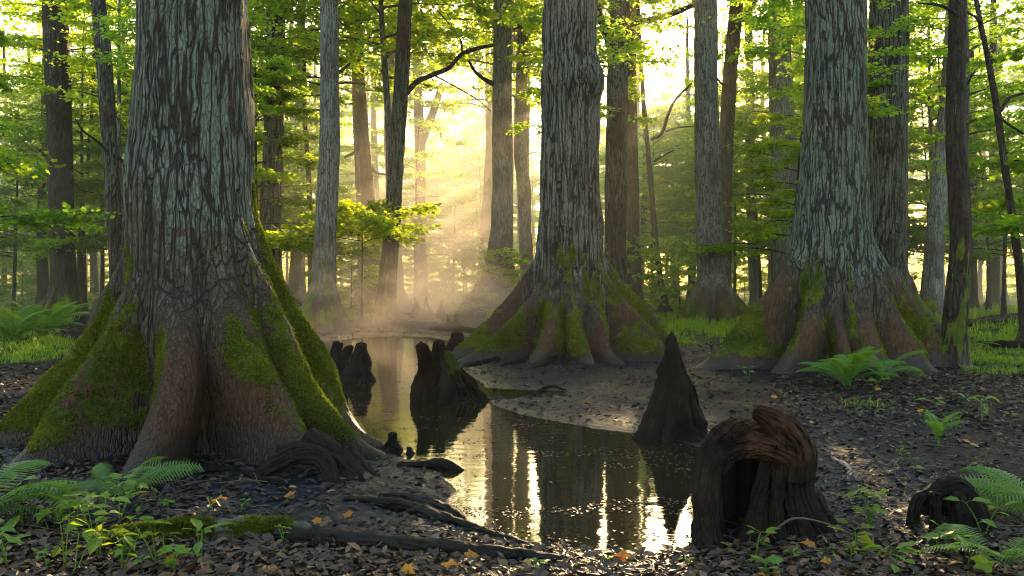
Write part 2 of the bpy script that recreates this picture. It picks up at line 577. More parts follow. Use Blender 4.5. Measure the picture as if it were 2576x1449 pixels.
def build_water():
    x0, y0 = POOL.min(0) - .3
    x1, y1 = POOL.max(0) + .3
    mb = MB()
    xs, ys = np.linspace(x0, x1, 30), np.linspace(y0, y1, 60)
    X, Y = np.meshgrid(xs, ys)
    i = np.arange(59)[:, None] * 30
    j = np.arange(29)[None, :]
    mb.add(np.stack([X.ravel(), Y.ravel(), 0 * X.ravel()], 1), np.stack([i + j, i + j + 1, i + 31 + j, i + 30 + j], -1).reshape(-1, 4))
    m, t, p = material('dark_water')
    co = nd(t, 'TexCoord').outputs['Object']
    p.inputs['Base Color'].default_value = (0.013, 0.012, 0.006, 1)
    p.inputs['Roughness'].default_value = .035
    p.inputs['IOR'].default_value = 1.45
    p.inputs['Specular IOR Level'].default_value = .75
    n = mth(t, 'ADD', noi(t, mapg(t, co, (1.0, 2.2, 1)), 2.2, 3), mth(t, 'MULTIPLY', noi(t, mapg(t, co, (1, 2.5, 1)), 14, 2), .06))
    t.links.new(bump(t, n, .10, .03), p.inputs['Normal'])
    tag(mb.obj('water', m), kind='structure')


build_water()


# ------------------------------------------------------------------ leaves
LEAF_T = {  # template: verts (along, across, up), faces
    'kite': (np.array([(0, 0, 0), (.45, .34, .10), (1, 0, -.06), (.45, -.34, .10)]), [np.array([[0, 1, 2, 3]])]),
    'leaf': (np.array([(0, 0, 0), (.25, .22, .05), (.6, .25, .05), (1, 0, -.12), (.6, -.25, .05), (.25, -.22, .05), (.5, 0, -.02)]),
             [np.array([[6, 1, 0], [6, 2, 1], [6, 3, 2], [6, 4, 3], [6, 5, 4], [6, 0, 5]])]),
    'maple': (np.array([(0, 0, 0), (.02, .34, .05), (.30, .30, .06), (.42, .56, .02), (.58, .24, .05), (1, 0, -.08), (.58, -.24, .05), (.42, -.56, .02), (.30, -.30, .06), (.02, -.34, .05), (.32, 0, -.02)]),
              [np.array([[10, i + 1, i] for i in range(0, 9)] + [[10, 0, 9]])]),
}


def leaves(mb, P, Nrm, Hd, size, tmpl, tone):
    """one leaf per row of P"""
    T, Fl = LEAF_T[tmpl]
    n = len(P)
    Nrm = Nrm / (np.linalg.norm(Nrm, axis=1)[:, None] + 1e-9)
    Hd = Hd - Nrm * (Hd * Nrm).sum(1)[:, None]
    Hd /= np.linalg.norm(Hd, axis=1)[:, None] + 1e-9
    Sd = np.cross(Nrm, Hd)
    size = np.broadcast_to(size, (n,))[:, None, None]
    V = P[:, None, :] + size * (Hd[:, None, :] * T[None, :, 0:1] + Sd[:, None, :] * T[None, :, 1:2] + Nrm[:, None, :] * T[None, :, 2:3])
    k = len(T)
    off = (np.arange(n) * k)[:, None, None]
    mb.add(V.reshape(-1, 3), *[(f[None] + off).reshape(-1, f.shape[1]) for f in Fl], tone=np.repeat(tone, k))


# ------------------------------------------------------------------ trunks
def limb_obj(pts, parent, origin, mat, ns=10, name='limb', lump=.12, seed=1):
    """pts: (px, py, width px, distance)"""
    P = np.array([np.append(at(a, b, d) - origin, w / 2 / F * d) for a, b, w, d in pts])
    S = spline(P, max(8, len(P) * 7))
    mb = MB()
    V, Q, T = tube(S[:, :3], np.maximum(S[:, 3], .004), ns, lump, seed)
    mb.add(V, Q, T, moss=0.1, lich=.35, mud=0)
    return mb.obj(name, mat, parent)


def trunk(name, label, d, path, lobes, mat, cat='tree', nth=96, nz=150, group=None, top=17.0, ridge=(9.0, .02), moss_h=1.2, moss_amt=.9, lich=.6, seed=0, bumps=(), base_py=None, cone=.3, mudh=.12, mossdir=None, fuzz=0, fsize=.022):
    """path rows: (px, py, width px) from top of frame downwards; lobes: (angle deg, reach, height, half-width m)"""
    P = np.array(path, float)[::-1]
    zz = HC - (P[:, 1] - HY) / F * d
    xx = (P[:, 0] - CX) / F * d
    rr = P[:, 2] / 2 / F * d
    gx = xx[0]
    gz = float(height([gx], [d], False)[0])
    root = thing(name, label, cat, (gx, d, gz), group)
    zz = zz - gz
    xx = xx - gx
    ztop_vis = HC + HY / F * d + .4
    sl = (xx[-1] - xx[-2]) / max(zz[-1] - zz[-2], .1)
    zz = np.append(zz, [zz[-1] + 3, max(top, zz[-1] + 6)])
    xx = np.append(xx, [xx[-1] + sl * 2.5, xx[-1] + sl * 4])
    rr = np.append(rr, [rr[-1] * .93, rr[-1] * .5])
    zv = np.concatenate([np.linspace(-.25, min(ztop_vis, zz[-1] - 1), int(nz * .88)), np.linspace(min(ztop_vis, zz[-1] - 1) + .2, zz[-1], int(nz * .12) + 2)])
    # smooth interpolation of axis and radius
    def smooth(vals):
        v = np.interp(zv, zz, vals)
        k = max(3, int(len(zv) * .05)) | 1
        pad = np.pad(v, k // 2, mode='edge')
        return np.convolve(pad, np.ones(k) / k, 'valid')
    ax, ar = smooth(xx), smooth(rr)
    ay = .10 * np.sin(zv * .4 + seed) * np.clip(zv / 4, 0, 1)
    th = np.linspace(0, 2 * np.pi, nth, endpoint=False)
    Z, TH = np.meshgrid(zv, th, indexing='ij')
    r0 = np.repeat(ar[:, None], nth, 1)
    rad = r0.copy()
    zc = np.maximum(Z, 0)
    zl = np.maximum(Z, -.35)
    lobesum = np.zeros_like(rad)
    if lobes:
        Lm = np.mean([l[1] for l in lobes]); hm = np.mean([l[2] for l in lobes])
        rad += cone * Lm * np.clip(1 - zc / hm, 0, 1) ** 1.5
        acc = np.zeros_like(rad)
        for n, l in enumerate(lobes):
            a, L, h, w = l[:4]
            pw = l[4] if len(l) > 4 else 1.15
            t = np.clip(1 - zl / h, 0, 1.3)
            ext = L * (t ** pw) + .16 * L * np.exp(-zc / .10)
            ext = ext * (1 - cone * .6)
            dth = (TH - R(a) - .10 * np.sin(zc * 3.1 + n * 2 + seed) * t + np.pi) % (2 * np.pi) - np.pi
            q = np.abs(dth) * (r0 + ext * .6) / (w * (1.0 + .35 * np.clip(1 - t, 0, 1)))
            g = np.exp(-q ** 2.2)
            eg = ext * g
            acc = .5 * (acc + eg + np.sqrt((acc - eg) ** 2 + .0016)) - .02
            lobesum = np.maximum(lobesum, g * t)
        rad += acc
    for (bpx, bpy, bs, ba) in bumps:     # burls: pixel x, pixel y, size m, amplitude m
        bz = HC - (bpy - HY) / F * d - gz
        bx = (bpx - CX) / F * d - gx - np.interp(bz, zv, ax)
        ang = -math.acos(max(-1, min(1, bx / np.interp(bz, zv, ar))))
        dth = (TH - ang + np.pi) % (2 * np.pi) - np.pi
        rad += ba * np.exp(-((dth * r0) ** 2 + (Z - bz) ** 2) / bs ** 2)
    C, S = np.cos(TH), np.sin(TH)
    fr, am = ridge
    q = np.stack([(C * r0 * fr).ravel(), (S * r0 * fr).ravel(), (Z * fr * .11).ravel()], 1)
    q[:, 0] += .5 * vnoise(np.stack([q[:, 0] * .3, q[:, 1] * .3, Z.ravel() * 1.7], 1), seed + 5)
    rg = ridged(q, 3, seed).reshape(rad.shape)
    big = fbm(np.stack([(C * rad).ravel() * 1.6, (S * rad).ravel() * 1.6, Z.ravel() * 1.1], 1), 3, seed + 3).reshape(rad.shape)
    flare = np.clip((rad - r0) / (r0 + .05), 0, 1.5)
    rad = rad + am * rg * (1 - .35 * np.clip(flare, 0, 1)) + big * r0 * .09 * (1 + 1.2 * np.clip(flare, 0, 1))
    if lobes:      # long grain folds running down the roots
        gq = np.stack([(C * (r0 + .3) * 5).ravel(), (S * (r0 + .3) * 5).ravel(), (Z * .8).ravel()], 1)
        rad += .05 * np.clip(flare, 0, 1) * ridged(gq, 3, seed + 8).reshape(rad.shape)
    X = ax[:, None] + rad * C
    Y = ay[:, None] + rad * S
    V = np.stack([X.ravel(), Y.ravel(), Z.ravel()], 1)
    n = len(zv)
    i = np.arange(n - 1)[:, None] * nth
    j = np.arange(nth)[None, :]
    k = (j + 1) % nth
    Q = np.stack([i + j, i + k, i + nth + k, i + nth + j], -1).reshape(-1, 4)
    low = fbm(np.stack([X.ravel() * 1.3, Y.ravel() * 1.3, Z.ravel() * .9], 1), 3, seed + 11)
    mn = fbm(np.stack([(C * (r0 + .4) * 5).ravel(), (S * (r0 + .4) * 5).ravel(), Z.ravel() * 1.5], 1), 4, seed + 17) + .35 * fbm(np.stack([X.ravel(), Y.ravel(), Z.ravel()], 1) * 9, 3, seed + 18)
    mn = mn + .5 * low + .02 + .16 * (lobesum.ravel() - .5)
    moss = moss_amt * sstep(moss_h * 1.5, moss_h * .35, Z.ravel() + low * .9 * moss_h) * sstep(.02, .35, Z.ravel() - .1 * low)
    if mossdir is not None:
        moss = moss * np.clip(mossdir(TH.ravel(), Z.ravel(), lobesum.ravel()), 0, 1.2)
    moss = np.clip(moss * .80 + 1.6 * mn * sstep(.05, .3, moss), 0, 1.2)
    lic = lich * sstep(moss_h * .2, moss_h * 1.2 + .3, Z.ravel() + low * .3) + low * .1
    mud = sstep(mudh * 2.2, mudh * .5, Z.ravel() + low * .12)
    mb = MB()
    flr = np.clip(sstep(.10, .75, ((rad - r0) / (r0 + .05)).ravel() + .18 * low), 0, 1)
    lic = lic - .45 * flr
    mb.add(V, Q, moss=moss, lich=lic, mud=mud, flare=flr)
    mb.obj('trunk', mat, root)
    if fuzz:
        moss_fuzz(V, Q, moss, fuzz, root, seed, fsize)
    return root, np.array([gx, d, gz])


def moss_fuzz(V, Q, moss, n, parent, seed, size):
    """short tufts of moss standing on the mossy faces"""
    g = np.random.default_rng(seed + 60)
    A, B, C, D = (V[Q[:, i]] for i in range(4))
    Nn = np.cross(B - A, D - A)
    ar = np.linalg.norm(Nn, axis=1)
    w = ar * sstep(.25, 1.05, moss[Q].mean(1) + .3 * fbm(A * 7, 3, seed + 71)) ** 1.5
    cam_side = (Nn[:, 1] < .55 * ar)
    w = w * cam_side
    ix = g.choice(len(Q), n, p=w / w.sum())
    u, v = g.uniform(0, 1, (2, n, 1))
    P = (A[ix] * (1 - u) + B[ix] * u) * (1 - v) + (D[ix] * (1 - u) + C[ix] * u) * v
    N = Nn[ix] / (ar[ix][:, None] + 1e-9)
    rv = g.normal(0, 1, (n, 3))
    H = N * .55 + rv * .55 + np.array([0, 0, -.25])
    mb = MB()
    leaves(mb, P - N * .003, np.cross(H, g.normal(0, 1, (n, 3))), H, size * g.uniform(.5, 1.3, n), 'kite', np.clip(.38 + .8 * fbm(P * 4, 3, seed) + g.normal(0, .18, n), 0, 1))
    return tag(mb.obj('moss', M['moss'], parent, False), kind='stuff')


def auto_lobes(n, L, h, w, s, sp=.3):
    r = random.Random(s)
    return [(360 / n * i + r.uniform(-14, 14) + s * 37, L * r.uniform(1 - sp, 1 + sp), h * r.uniform(.8, 1.15), w * r.uniform(.8, 1.2)) for i in range(n)]


# the three great swamp trees
def mossA(th, z, lb):
    c = np.cos(th)
    left = sstep(-.2, -.85, c) * .80
    right = sstep(.55, .95, c) * .9
    front = .78 * sstep(.35, .8, z) * sstep(1.5, .9, z)
    return np.maximum(np.maximum(left * sstep(.1, .5, z + .3), right), front) + .12


tA, oA = trunk('buttressed_tree', 'huge lichen-grey tree with mossy buttress roots beside the pool, nearest and widest trunk', 7.0,
    [(483, 0, 264), (483, 150, 268), (479, 300, 282), (474, 400, 298), (472, 480, 312), (478, 560, 318), (488, 700, 310), (500, 1100, 290)],
    [(181, 1.32, 2.1, .24), (232, 1.0, 1.75, .24), (280, 1.05, 1.45, .19, .8), (316, 1.12, 1.75, .27), (340, 1.10, 2.0, .17), (5, .92, 2.1, .20), (75, 1.0, 1.8, .35), (130, 1.1, 1.9, .35)],
    M['bark_big'], nth=560, nz=460, ridge=(7.0, .024), moss_h=2.0, moss_amt=1.05, lich=.72, seed=1, mossdir=mossA, fuzz=52000, fsize=.024, cone=.10, mudh=.16)
tB, oB = trunk('buttressed_tree', 'great ridged grey tree with a knobbly burl and spreading mossy roots behind the pool', 15.2,
    [(1436, 0, 128), (1432, 120, 132), (1434, 215, 146), (1433, 300, 138), (1432, 420, 142), (1434, 520, 152), (1436, 620, 165), (1430, 900, 170)],
    [(178, 1.75, 2.1, .22), (208, 1.5, 1.7, .20), (243, 1.0, 1.9, .22), (274, .95, 1.7, .17, .9), (302, 1.0, 1.6, .18), (330, 1.5, 1.9, .24), (0, 1.65, 2.1, .22), (60, 1.1, 1.9, .3), (120, 1.1, 1.9, .3)],
    M['bark_mid'], nth=400, nz=380, ridge=(9.0, .030), moss_h=1.65, moss_amt=.85, lich=.62, seed=2, fuzz=30000, fsize=.035, cone=.12,
    bumps=[(1497, 208, .30, .13), (1462, 212, .14, .07), (1380, 190, .2, .05)], mudh=.12)
tC, oC = trunk('buttressed_tree', 'great lichen-blotched tree with wide dark roots on the leafy bank beside a fern', 13.2,
    [(2098, 0, 140), (2096, 150, 142), (2094, 300, 148), (2092, 420, 158), (2090, 520, 170), (2088, 620, 186), (2085, 900, 190)],
    [(192, 1.65, 2.3, .30, 1.25), (228, 1.0, 1.9, .28), (255, .75, 1.7, .14, .9), (285, .8, 1.9, .30), (318, 1.05, 2.0, .26), (345, 1.5, 2.2, .24), (25, 1.3, 2.1, .3), (85, 1.0, 2.0, .35), (140, 1.2, 2.0, .3)],
    M['bark_mott'], nth=400, nz=380, ridge=(8.0, .022), moss_h=1.5, moss_amt=.62, lich=.75, seed=3, fuzz=18000, fsize=.030, cone=.14, mudh=.14)

# trees of the middle distance: name, label, distance, path, lobes, material, moss height
MID = [
    ('swamp_tree', 'thick grey trunk close behind the lichen-blotched great tree', 22.6, [(2236, 0, 90), (2230, 200, 92), (2224, 400, 100), (2219, 600, 108), (2222, 830, 112)], auto_lobes(7, .95, 2.0, .3, 4), 'bark_mid', 1.5),
    ('swamp_tree', 'dark brown trunk with low leaves at its head, far left beyond the ferns', 31.0, [(138, 100, 58), (146, 250, 56), (154, 420, 56), (160, 600, 56), (160, 800, 62)], auto_lobes(6, .55, 1.5, .25, 5), 'bark_dark', 1.0),
    ('slim_tree', 'leaning dark trunk flecked with pale lichen, left of the nearest huge tree', 24.0, [(243, 0, 34), (258, 150, 36), (270, 300, 36), (284, 470, 36), (296, 620, 38), (305, 800, 42)], auto_lobes(5, .25, .8, .15, 6), 'bark_mott', .8),
    ('swamp_tree', 'straight grey-brown trunk with a mossy foot just right of the nearest huge tree', 30.0, [(696, 0, 45), (692, 200, 45), (684, 400, 48), (678, 600, 52), (690, 800, 58)], auto_lobes(6, 1.05, 2.0, .28, 7), 'bark_mid', 1.8),
    ('swamp_tree', 'smooth pale grey trunk with a mossy flared foot at the misty pool head', 24.0, [(830, 0, 46), (829, 200, 46), (829, 340, 50), (820, 520, 52), (813, 680, 54), (810, 820, 56)], auto_lobes(6, .8, 1.6, .26, 8), 'bark_grey', 1.5),
    ('swamp_tree', 'brown trunk behind the bright sapling, widening to a broad foot in the mist', 36.0, [(896, 20, 25), (905, 200, 26), (916, 350, 28), (927, 500, 30), (932, 600, 40), (935, 780, 56)], auto_lobes(6, .6, 2.6, .3, 9), 'bark_warm', .8),
    ('slim_tree', 'dark mossy leaning trunk with a long arching bough, standing in the gold light', 27.0, [(1020, 0, 34), (1012, 200, 36), (999, 380, 38), (988, 560, 40), (976, 700, 46), (968, 800, 54)], auto_lobes(5, .3, 1.0, .2, 10), 'bark_mott', 2.6),
    ('swamp_tree', 'pale grey trunk seen just behind the dark leaning mossy one', 42.0, [(990, 0, 28), (984, 180, 28), (980, 350, 28), (1000, 760, 36)], auto_lobes(5, .4, 1.2, .25, 11), 'bark_grey', .6),
    ('forked_tree', 'hazy forked tree in the gold glow between two trunks', 50.0, [(1050, 200, 22), (1058, 400, 24), (1057, 560, 26), (1057, 750, 32)], auto_lobes(5, .4, 1.2, .25, 12), 'bark_warm', .5),
    ('slim_tree', 'thin leaning reddish trunk dissolving in the mist left of a grey trunk', 50.0, [(1240, 240, 22), (1232, 400, 23), (1221, 600, 26), (1212, 750, 30)], auto_lobes(5, .3, 1.0, .2, 13), 'bark_warm', .4),
    ('swamp_tree', 'tall straight grey trunk with a wide mossy foot in the glowing mist', 33.0, [(1266, 0, 48), (1264, 200, 48), (1264, 400, 50), (1264, 560, 54), (1252, 700, 66), (1240, 800, 72)], auto_lobes(7, 1.2, 2.4, .3, 14), 'bark_grey', 1.6),
    ('swamp_tree', 'crooked grey trunk with a knob halfway up, half hidden by a straight grey one', 36.0, [(1316, 0, 26), (1312, 200, 28), (1308, 380, 30), (1318, 470, 34), (1322, 600, 32), (1330, 780, 36)], auto_lobes(5, .4, 1.2, .25, 15), 'bark_grey', .7),
    ('swamp_tree', 'forking mottled trunk standing just right of the burled great tree', 27.0, [(1560, 0, 48), (1552, 200, 52), (1549, 400, 52), (1548, 600, 54), (1548, 800, 62)], auto_lobes(6, .4, 1.3, .25, 16), 'bark_mott', .9),
    ('swamp_tree', 'red-brown trunk left of the sun gap', 34.0, [(1584, 0, 30), (1586, 200, 30), (1588, 400, 31), (1592, 600, 32), (1600, 780, 36)], auto_lobes(5, .55, .9, .25, 17), 'bark_warm', .5),
    ('slim_tree', 'thin wavy sapling trunk with a bent side branch below the sun gap', 35.0, [(1608, 60, 10), (1620, 260, 11), (1634, 420, 12), (1648, 600, 13), (1660, 700, 14), (1676, 780, 20)], auto_lobes(4, .35, .6, .12, 18), 'bark_warm', .3),
    ('swamp_tree', 'stout pale trunk with the sun peeping round its side and a dark flared foot', 29.0, [(1776, 0, 56), (1778, 200, 58), (1781, 400, 60), (1785, 600, 66), (1795, 800, 78)], auto_lobes(7, .95, 1.7, .3, 19), 'bark_grey', .9),
    ('swamp_tree', 'dark leaning trunk tucked behind the stout pale trunk by the sun', 34.0, [(1852, 0, 34), (1838, 160, 34), (1828, 340, 35), (1822, 520, 36), (1818, 780, 40)], auto_lobes(5, .4, 1.2, .25, 20), 'bark_warm', .6),
    ('slim_tree', 'slender straight grey trunk alone in the bright green gap right of the sun', 40.0, [(1884, 170, 20), (1887, 400, 22), (1893, 600, 24), (1902, 760, 28)], auto_lobes(5, .3, .9, .2, 21), 'bark_grey', .4),
    ('swamp_tree', 'grey trunk bending slightly left of the lichen-blotched great tree', 33.0, [(1962, 0, 54), (1961, 180, 56), (1967, 330, 60), (1974, 500, 58), (1978, 780, 64)], auto_lobes(6, .6, 1.5, .3, 22), 'bark_grey', .8),
    ('swamp_tree', 'dusky trunk glimpsed left of the lichen-blotched great tree among leaves', 44.0, [(2008, 60, 26), (2006, 300, 28), (2010, 760, 34)], auto_lobes(5, .4, 1.2, .25, 23), 'bark_dark', .5),
    ('swamp_tree', 'pale trunk edge showing right behind the thick grey trunk', 34.0, [(2268, 0, 34), (2266, 300, 34), (2262, 500, 36), (2262, 790, 40)], auto_lobes(5, .4, 1.2, .25, 24), 'bark_grey', .6),
    ('swamp_tree', 'pale leaning trunk left of the slender dark mossy trunk on the right', 30.0, [(2396, 0, 26), (2390, 180, 29), (2372, 380, 33), (2352, 580, 42), (2338, 790, 52)], auto_lobes(6, .3, 1.2, .2, 25), 'bark_grey', .8),
    ('slim_tree', 'slender blackish trunk thick with moss at its leaning foot, on the right by the grass', 12.9, [(2419, 0, 38), (2413, 200, 42), (2409, 350, 44), (2414, 500, 46), (2417, 620, 48), (2405, 760, 52), (2392, 930, 60)], [(200, .28, .7, .12), (330, .12, .5, .12), (270, .12, .4, .1), (80, .15, .5, .1)], 'bark_dark', 2.2),
    ('slim_tree', 'thin black curving trunk with twisted branches at the right edge', 17.0, [(2462, 30, 11), (2490, 150, 13), (2512, 260, 15), (2530, 380, 16), (2548, 520, 18), (2566, 660, 20), (2580, 860, 24)], auto_lobes(4, .12, .4, .08, 27), 'bark_dark', .5),
    ('slim_tree', 'dark slim trunk behind the leaning pale one at far right', 38.0, [(2440, 220, 20), (2444, 450, 22), (2446, 760, 26)], auto_lobes(5, .3, .9, .2, 28), 'bark_dark', .4),
    ('slim_tree', 'dark trunk among leaves near the right edge, behind the curving one', 42.0, [(2500, 230, 20), (2498, 450, 24), (2500, 760, 30)], auto_lobes(5, .3, .9, .2, 29), 'bark_dark', .4),
    ('slim_tree', 'black trunk with a broken look at far left behind the brown trunk', 36.0, [(108, 480, 18), (106, 600, 22), (110, 770, 28)], auto_lobes(5, .3, .9, .2, 30), 'bark_dark', .4),
    ('slim_tree', 'thin crooked dark trunk between the brown trunk and the leaning flecked one', 34.0, [(222, 380, 8), (216, 460, 9), (205, 540, 10), (203, 640, 11), (200, 770, 14)], auto_lobes(4, .2, .6, .1, 31), 'bark_dark', .3),
    ('slim_tree', 'slim dark sapling trunk in the green gap left of the pale grey trunk', 36.0, [(765, 160, 9), (766, 300, 10), (776, 460, 12), (782, 620, 14), (784, 770, 18)], auto_lobes(4, .2, .6, .1, 32), 'bark_dark', .3),
    ('slim_tree', 'misty grey trunk leaning left of the smooth pale grey trunk', 44.0, [(752, 420, 22), (748, 560, 24), (738, 760, 30)], auto_lobes(5, .3, .9, .2, 33), 'bark_grey', .3),
]
TREES = []
for k, (nm, lab, d, path, lb, mt, mh) in enumerate(MID):
    near = d < 20
    t, o = trunk(nm, lab, d, path, lb, M[mt], nth=180 if near else 96, nz=220 if near else 150, ridge=(10.0, .016 if d < 28 else .022) if path[0][2] > 20 else (14., .006),
                 moss_h=mh, moss_amt=.75, lich=.55, seed=40 + k, top=16 + (k * 7 % 6), cone=.3, mudh=.12)
    TREES.append((t, o, d, mt))


def tree_by(word):
    for t, o, d, mt in TREES:
        if word in t['label']:
            return t, o, d, M[mt]


# boughs seen against the leaves
def bough(word, pts, ns=8):
    t, o, d, m = tree_by(word)
    for n, p in enumerate(pts):
        limb_obj([(a, b, w, d + dd) for a, b, w, dd in p], t, o, M['bark_dark'], ns, 'limb', .15, n + 3)


bough('long arching bough', [[(1022, 235, 16, 0), (1050, 205, 14, .4), (1090, 188, 13, 1), (1130, 170, 12, 1.6), (1160, 138, 11, 2.2), (1200, 122, 10, 2.6), (1240, 114, 8, 3)],
                             [(1163, 136, 7, 2.2), (1158, 100, 5, 2.4), (1130, 60, 4, 2.6), (1085, 10, 3, 2.8)], [(1090, 188, 5, 1), (1140, 215, 4, 1.6), (1200, 250, 3, 2), (1235, 280, 2, 2.4)]])
bough('tall straight grey', [[(1250, 215, 14, 0), (1220, 200, 11, -.5), (1195, 180, 9, -.9), (1178, 150, 6, -1.2)], [(1288, 75, 5, 0), (1330, 60, 4, .4), (1380, 45, 2, .8)]])
bough('crooked grey', [[(1318, 200, 12, 0), (1330, 165, 9, .3), (1345, 145, 8, .5), (1358, 128, 6, .8)], [(1320, 240, 7, 0), (1345, 230, 5, .3), (1366, 232, 4, .5)], [(1320, 90, 5, 0), (1345, 78, 4, .3), (1368, 88, 3, .5)]])
bough('red-brown', [[(1590, 58, 18, 0), (1640, 48, 16, -.8), (1690, 35, 16, -1.6), (1745, 10, 15, -2.4), (1790, -30, 14, -3)]])
bough('forking mottled', [[(1536, 110, 26, 0), (1520, 70, 20, -.3), (1505, 20, 17, -.6), (1495, -40, 15, -.8)]])
bough('wavy sapling', [[(1640, 350, 9, 0), (1665, 335, 8, .2), (1680, 290, 8, .4), (1700, 250, 7, .6), (1740, 210, 5, .8)], [(1676, 330, 6, .3), (1700, 322, 5, .6), (1745, 318, 3, .8)], [(1646, 405, 6, 0), (1668, 392, 5, .3), (1695, 378, 3, .6)]])
bough('dark leaning trunk tucked', [[(1846, 60, 24, 0), (1868, 45, 20, .5), (1890, 20, 17, 1), (1905, -20, 15, 1.4)], [(1834, 215, 7, 0), (1815, 210, 6, -.3), (1800, 190, 4, -.5)]])
bough('thin black curving', [[(2517, 280, 11, 0), (2535, 250, 9, .2), (2556, 240, 8, .4), (2590, 232, 6, .6)], [(2520, 300, 8, 0), (2545, 318, 6, .2), (2590, 345, 5, .4)], [(2470, 60, 8, 0), (2450, 40, 6, -.2), (2420, 25, 4, -.4)]])
bough('slender blackish', [[(2412, 40, 12, 0), (2390, 25, 9, -.1), (2360, 12, 7, -.2), (2310, 8, 5, -.3)]])
bough('slender straight grey', [[(1884, 300, 6, 0), (1850, 310, 5, -.3), (1812, 312, 3, -.6)], [(1886, 340, 6, 0), (1920, 348, 5, .3), (1950, 356, 3, .6)]])
bough('forked tree', [[(1060, 360, 22, 0), (1075, 320, 22, .3), (1095, 265, 20, .5), (1112, 215, 17, .8)], [(1085, 300, 8, .4), (1105, 320, 7, .6), (1110, 350, 5, .8)]])
bough('brown trunk behind the bright', [[(908, 340, 10, 0), (895, 380, 9, -.3), (868, 395, 6, -.6)], [(925, 390, 8, 0), (940, 430, 7, .4), (975, 440, 5, .8)]])
bough('slim dark sapling', [[(768, 260, 6, 0), (745, 215, 5, -.3), (715, 180, 3, -.5)]])
bough('smooth pale grey', [[(850, 185, 8, 0), (868, 170, 8, .2), (880, 160, 5, .3)]])
bough('leaning dark trunk flecked', [[(284, 400, 9, 0), (250, 360, 7, -.5), (210, 330, 5, -1), (190, 300, 3, -1.3)], [(290, 390, 8, 0), (315, 410, 6, .4), (335, 420, 4, .8)]])


# ------------------------------------------------------------------ foliage
def tree_proto(seed, H, z0, Rad, nb, per, size, tmpl, mat, tmat, r0=.09, shape='layer', flat_=.10, droop=.12):
    """-> (trunk mesh, crown mesh) of a leafy tree of height H with its first branches at z0"""
    g = np.random.default_rng(seed)
    wob = g.uniform(-1, 1, 4)
    ax = lambda z: np.array([.25 * wob[0] * math.sin(z * .35 + wob[1] * 3) + .03 * wob[2] * z, .25 * wob[3] * math.sin(z * .3 + wob[2] * 3), z])
    tb, cb = MB(), MB()
    zs = np.linspace(-.2, H, 26)
    rr = r0 * (1 - .8 * np.clip(zs / H, 0, 1)) * (1 + .7 * np.exp(-np.maximum(zs, 0) / .35))
    tb.add(*tube(np.array([ax(z) for z in zs]), rr, 10, .15, seed), moss=.2, lich=.5, mud=0)
    PP, NN, HH, TT = [], [], [], []
    for b in range(nb):
        u = (b + g.uniform(0, 1)) / nb
        z = z0 + (H - z0) * u
        az = b * 2.4 + g.uniform(-.5, .5)
        prof = (1 - .75 * u) if shape == 'layer' else math.sin(math.pi * (.12 + .8 * u))
        L = Rad * prof * g.uniform(.65, 1.1) + .25
        up = g.uniform(.05, .35) + .35 * u
        n = 9
        s = np.linspace(0, 1, n)
        bend = g.uniform(-.5, .5)
        a2 = az + bend * s
        P = ax(z)[None, :] + np.stack([np.cos(a2) * L * s, np.sin(a2) * L * s, L * (up * s - (droop + up * .5) * s ** 2)], 1)
        P += g.normal(0, .03 * L / 3, P.shape) * s[:, None]
        tb.add(*tube(P, np.linspace(r0 * .34 * (1 - .5 * u), .006, n), 5), moss=0, lich=.3, mud=0)
        cnt = int(per * (L / Rad) ** 1.2)
        ntw = max(4, int(L * 3.2))
        for q in range(ntw):
            sp = g.uniform(.22, 1.0)
            base = np.array([np.interp(sp, s, P[:, c]) for c in range(3)])
            sd = 1 if q % 2 else -1
            a3 = az + bend * sp + sd * g.uniform(.45, 1.15)
            l2 = L * g.uniform(.22, .45) * (1.15 - .5 * sp)
            tip = base + np.array([math.cos(a3) * l2, math.sin(a3) * l2, l2 * g.uniform(-.22, .16)])
            tb.add(*tube(np.array([base, (base + tip) / 2 + [0, 0, .04 * l2], tip]), np.array([.009, .006, .003]), 4, cap=False), moss=0, lich=.3, mud=0)
            m = max(3, cnt // ntw)
            e = g.uniform(.05, 1.12, m)
            pos = base[None] + (tip - base)[None] * e[:, None]
            pos[:, :2] += g.normal(0, .13 + .05 * l2, (m, 2))
            pos[:, 2] += g.normal(0, flat_ * .55, m) - .05
            PP.append(pos)
            NN.append(np.stack([g.normal(0, .55, m), g.normal(0, .55, m), np.ones(m)], 1))
            a4 = a3 + g.normal(0, .9, m)
            HH.append(np.stack([np.cos(a4), np.sin(a4), g.normal(-.15, .25, m)], 1))
            TT.append(np.clip(g.uniform(0, 1) * .5 + g.uniform(0, .5, m), 0, 1))
    P, N, Hh, T = map(np.concatenate, (PP, NN, HH, TT))
    leaves(cb, P, N, Hh, size * g.uniform(.7, 1.25, len(P)), tmpl, T)
    return tb.mesh('trunk', tmat), cb.mesh('crown', mat, False)


def proto_thing(name, meshes, label, cat, group):
    r = thing(name, label, cat, (0, 0, 0), group)
    link('trunk', meshes[0], r)
    link('crown', meshes[1], r)
    return r


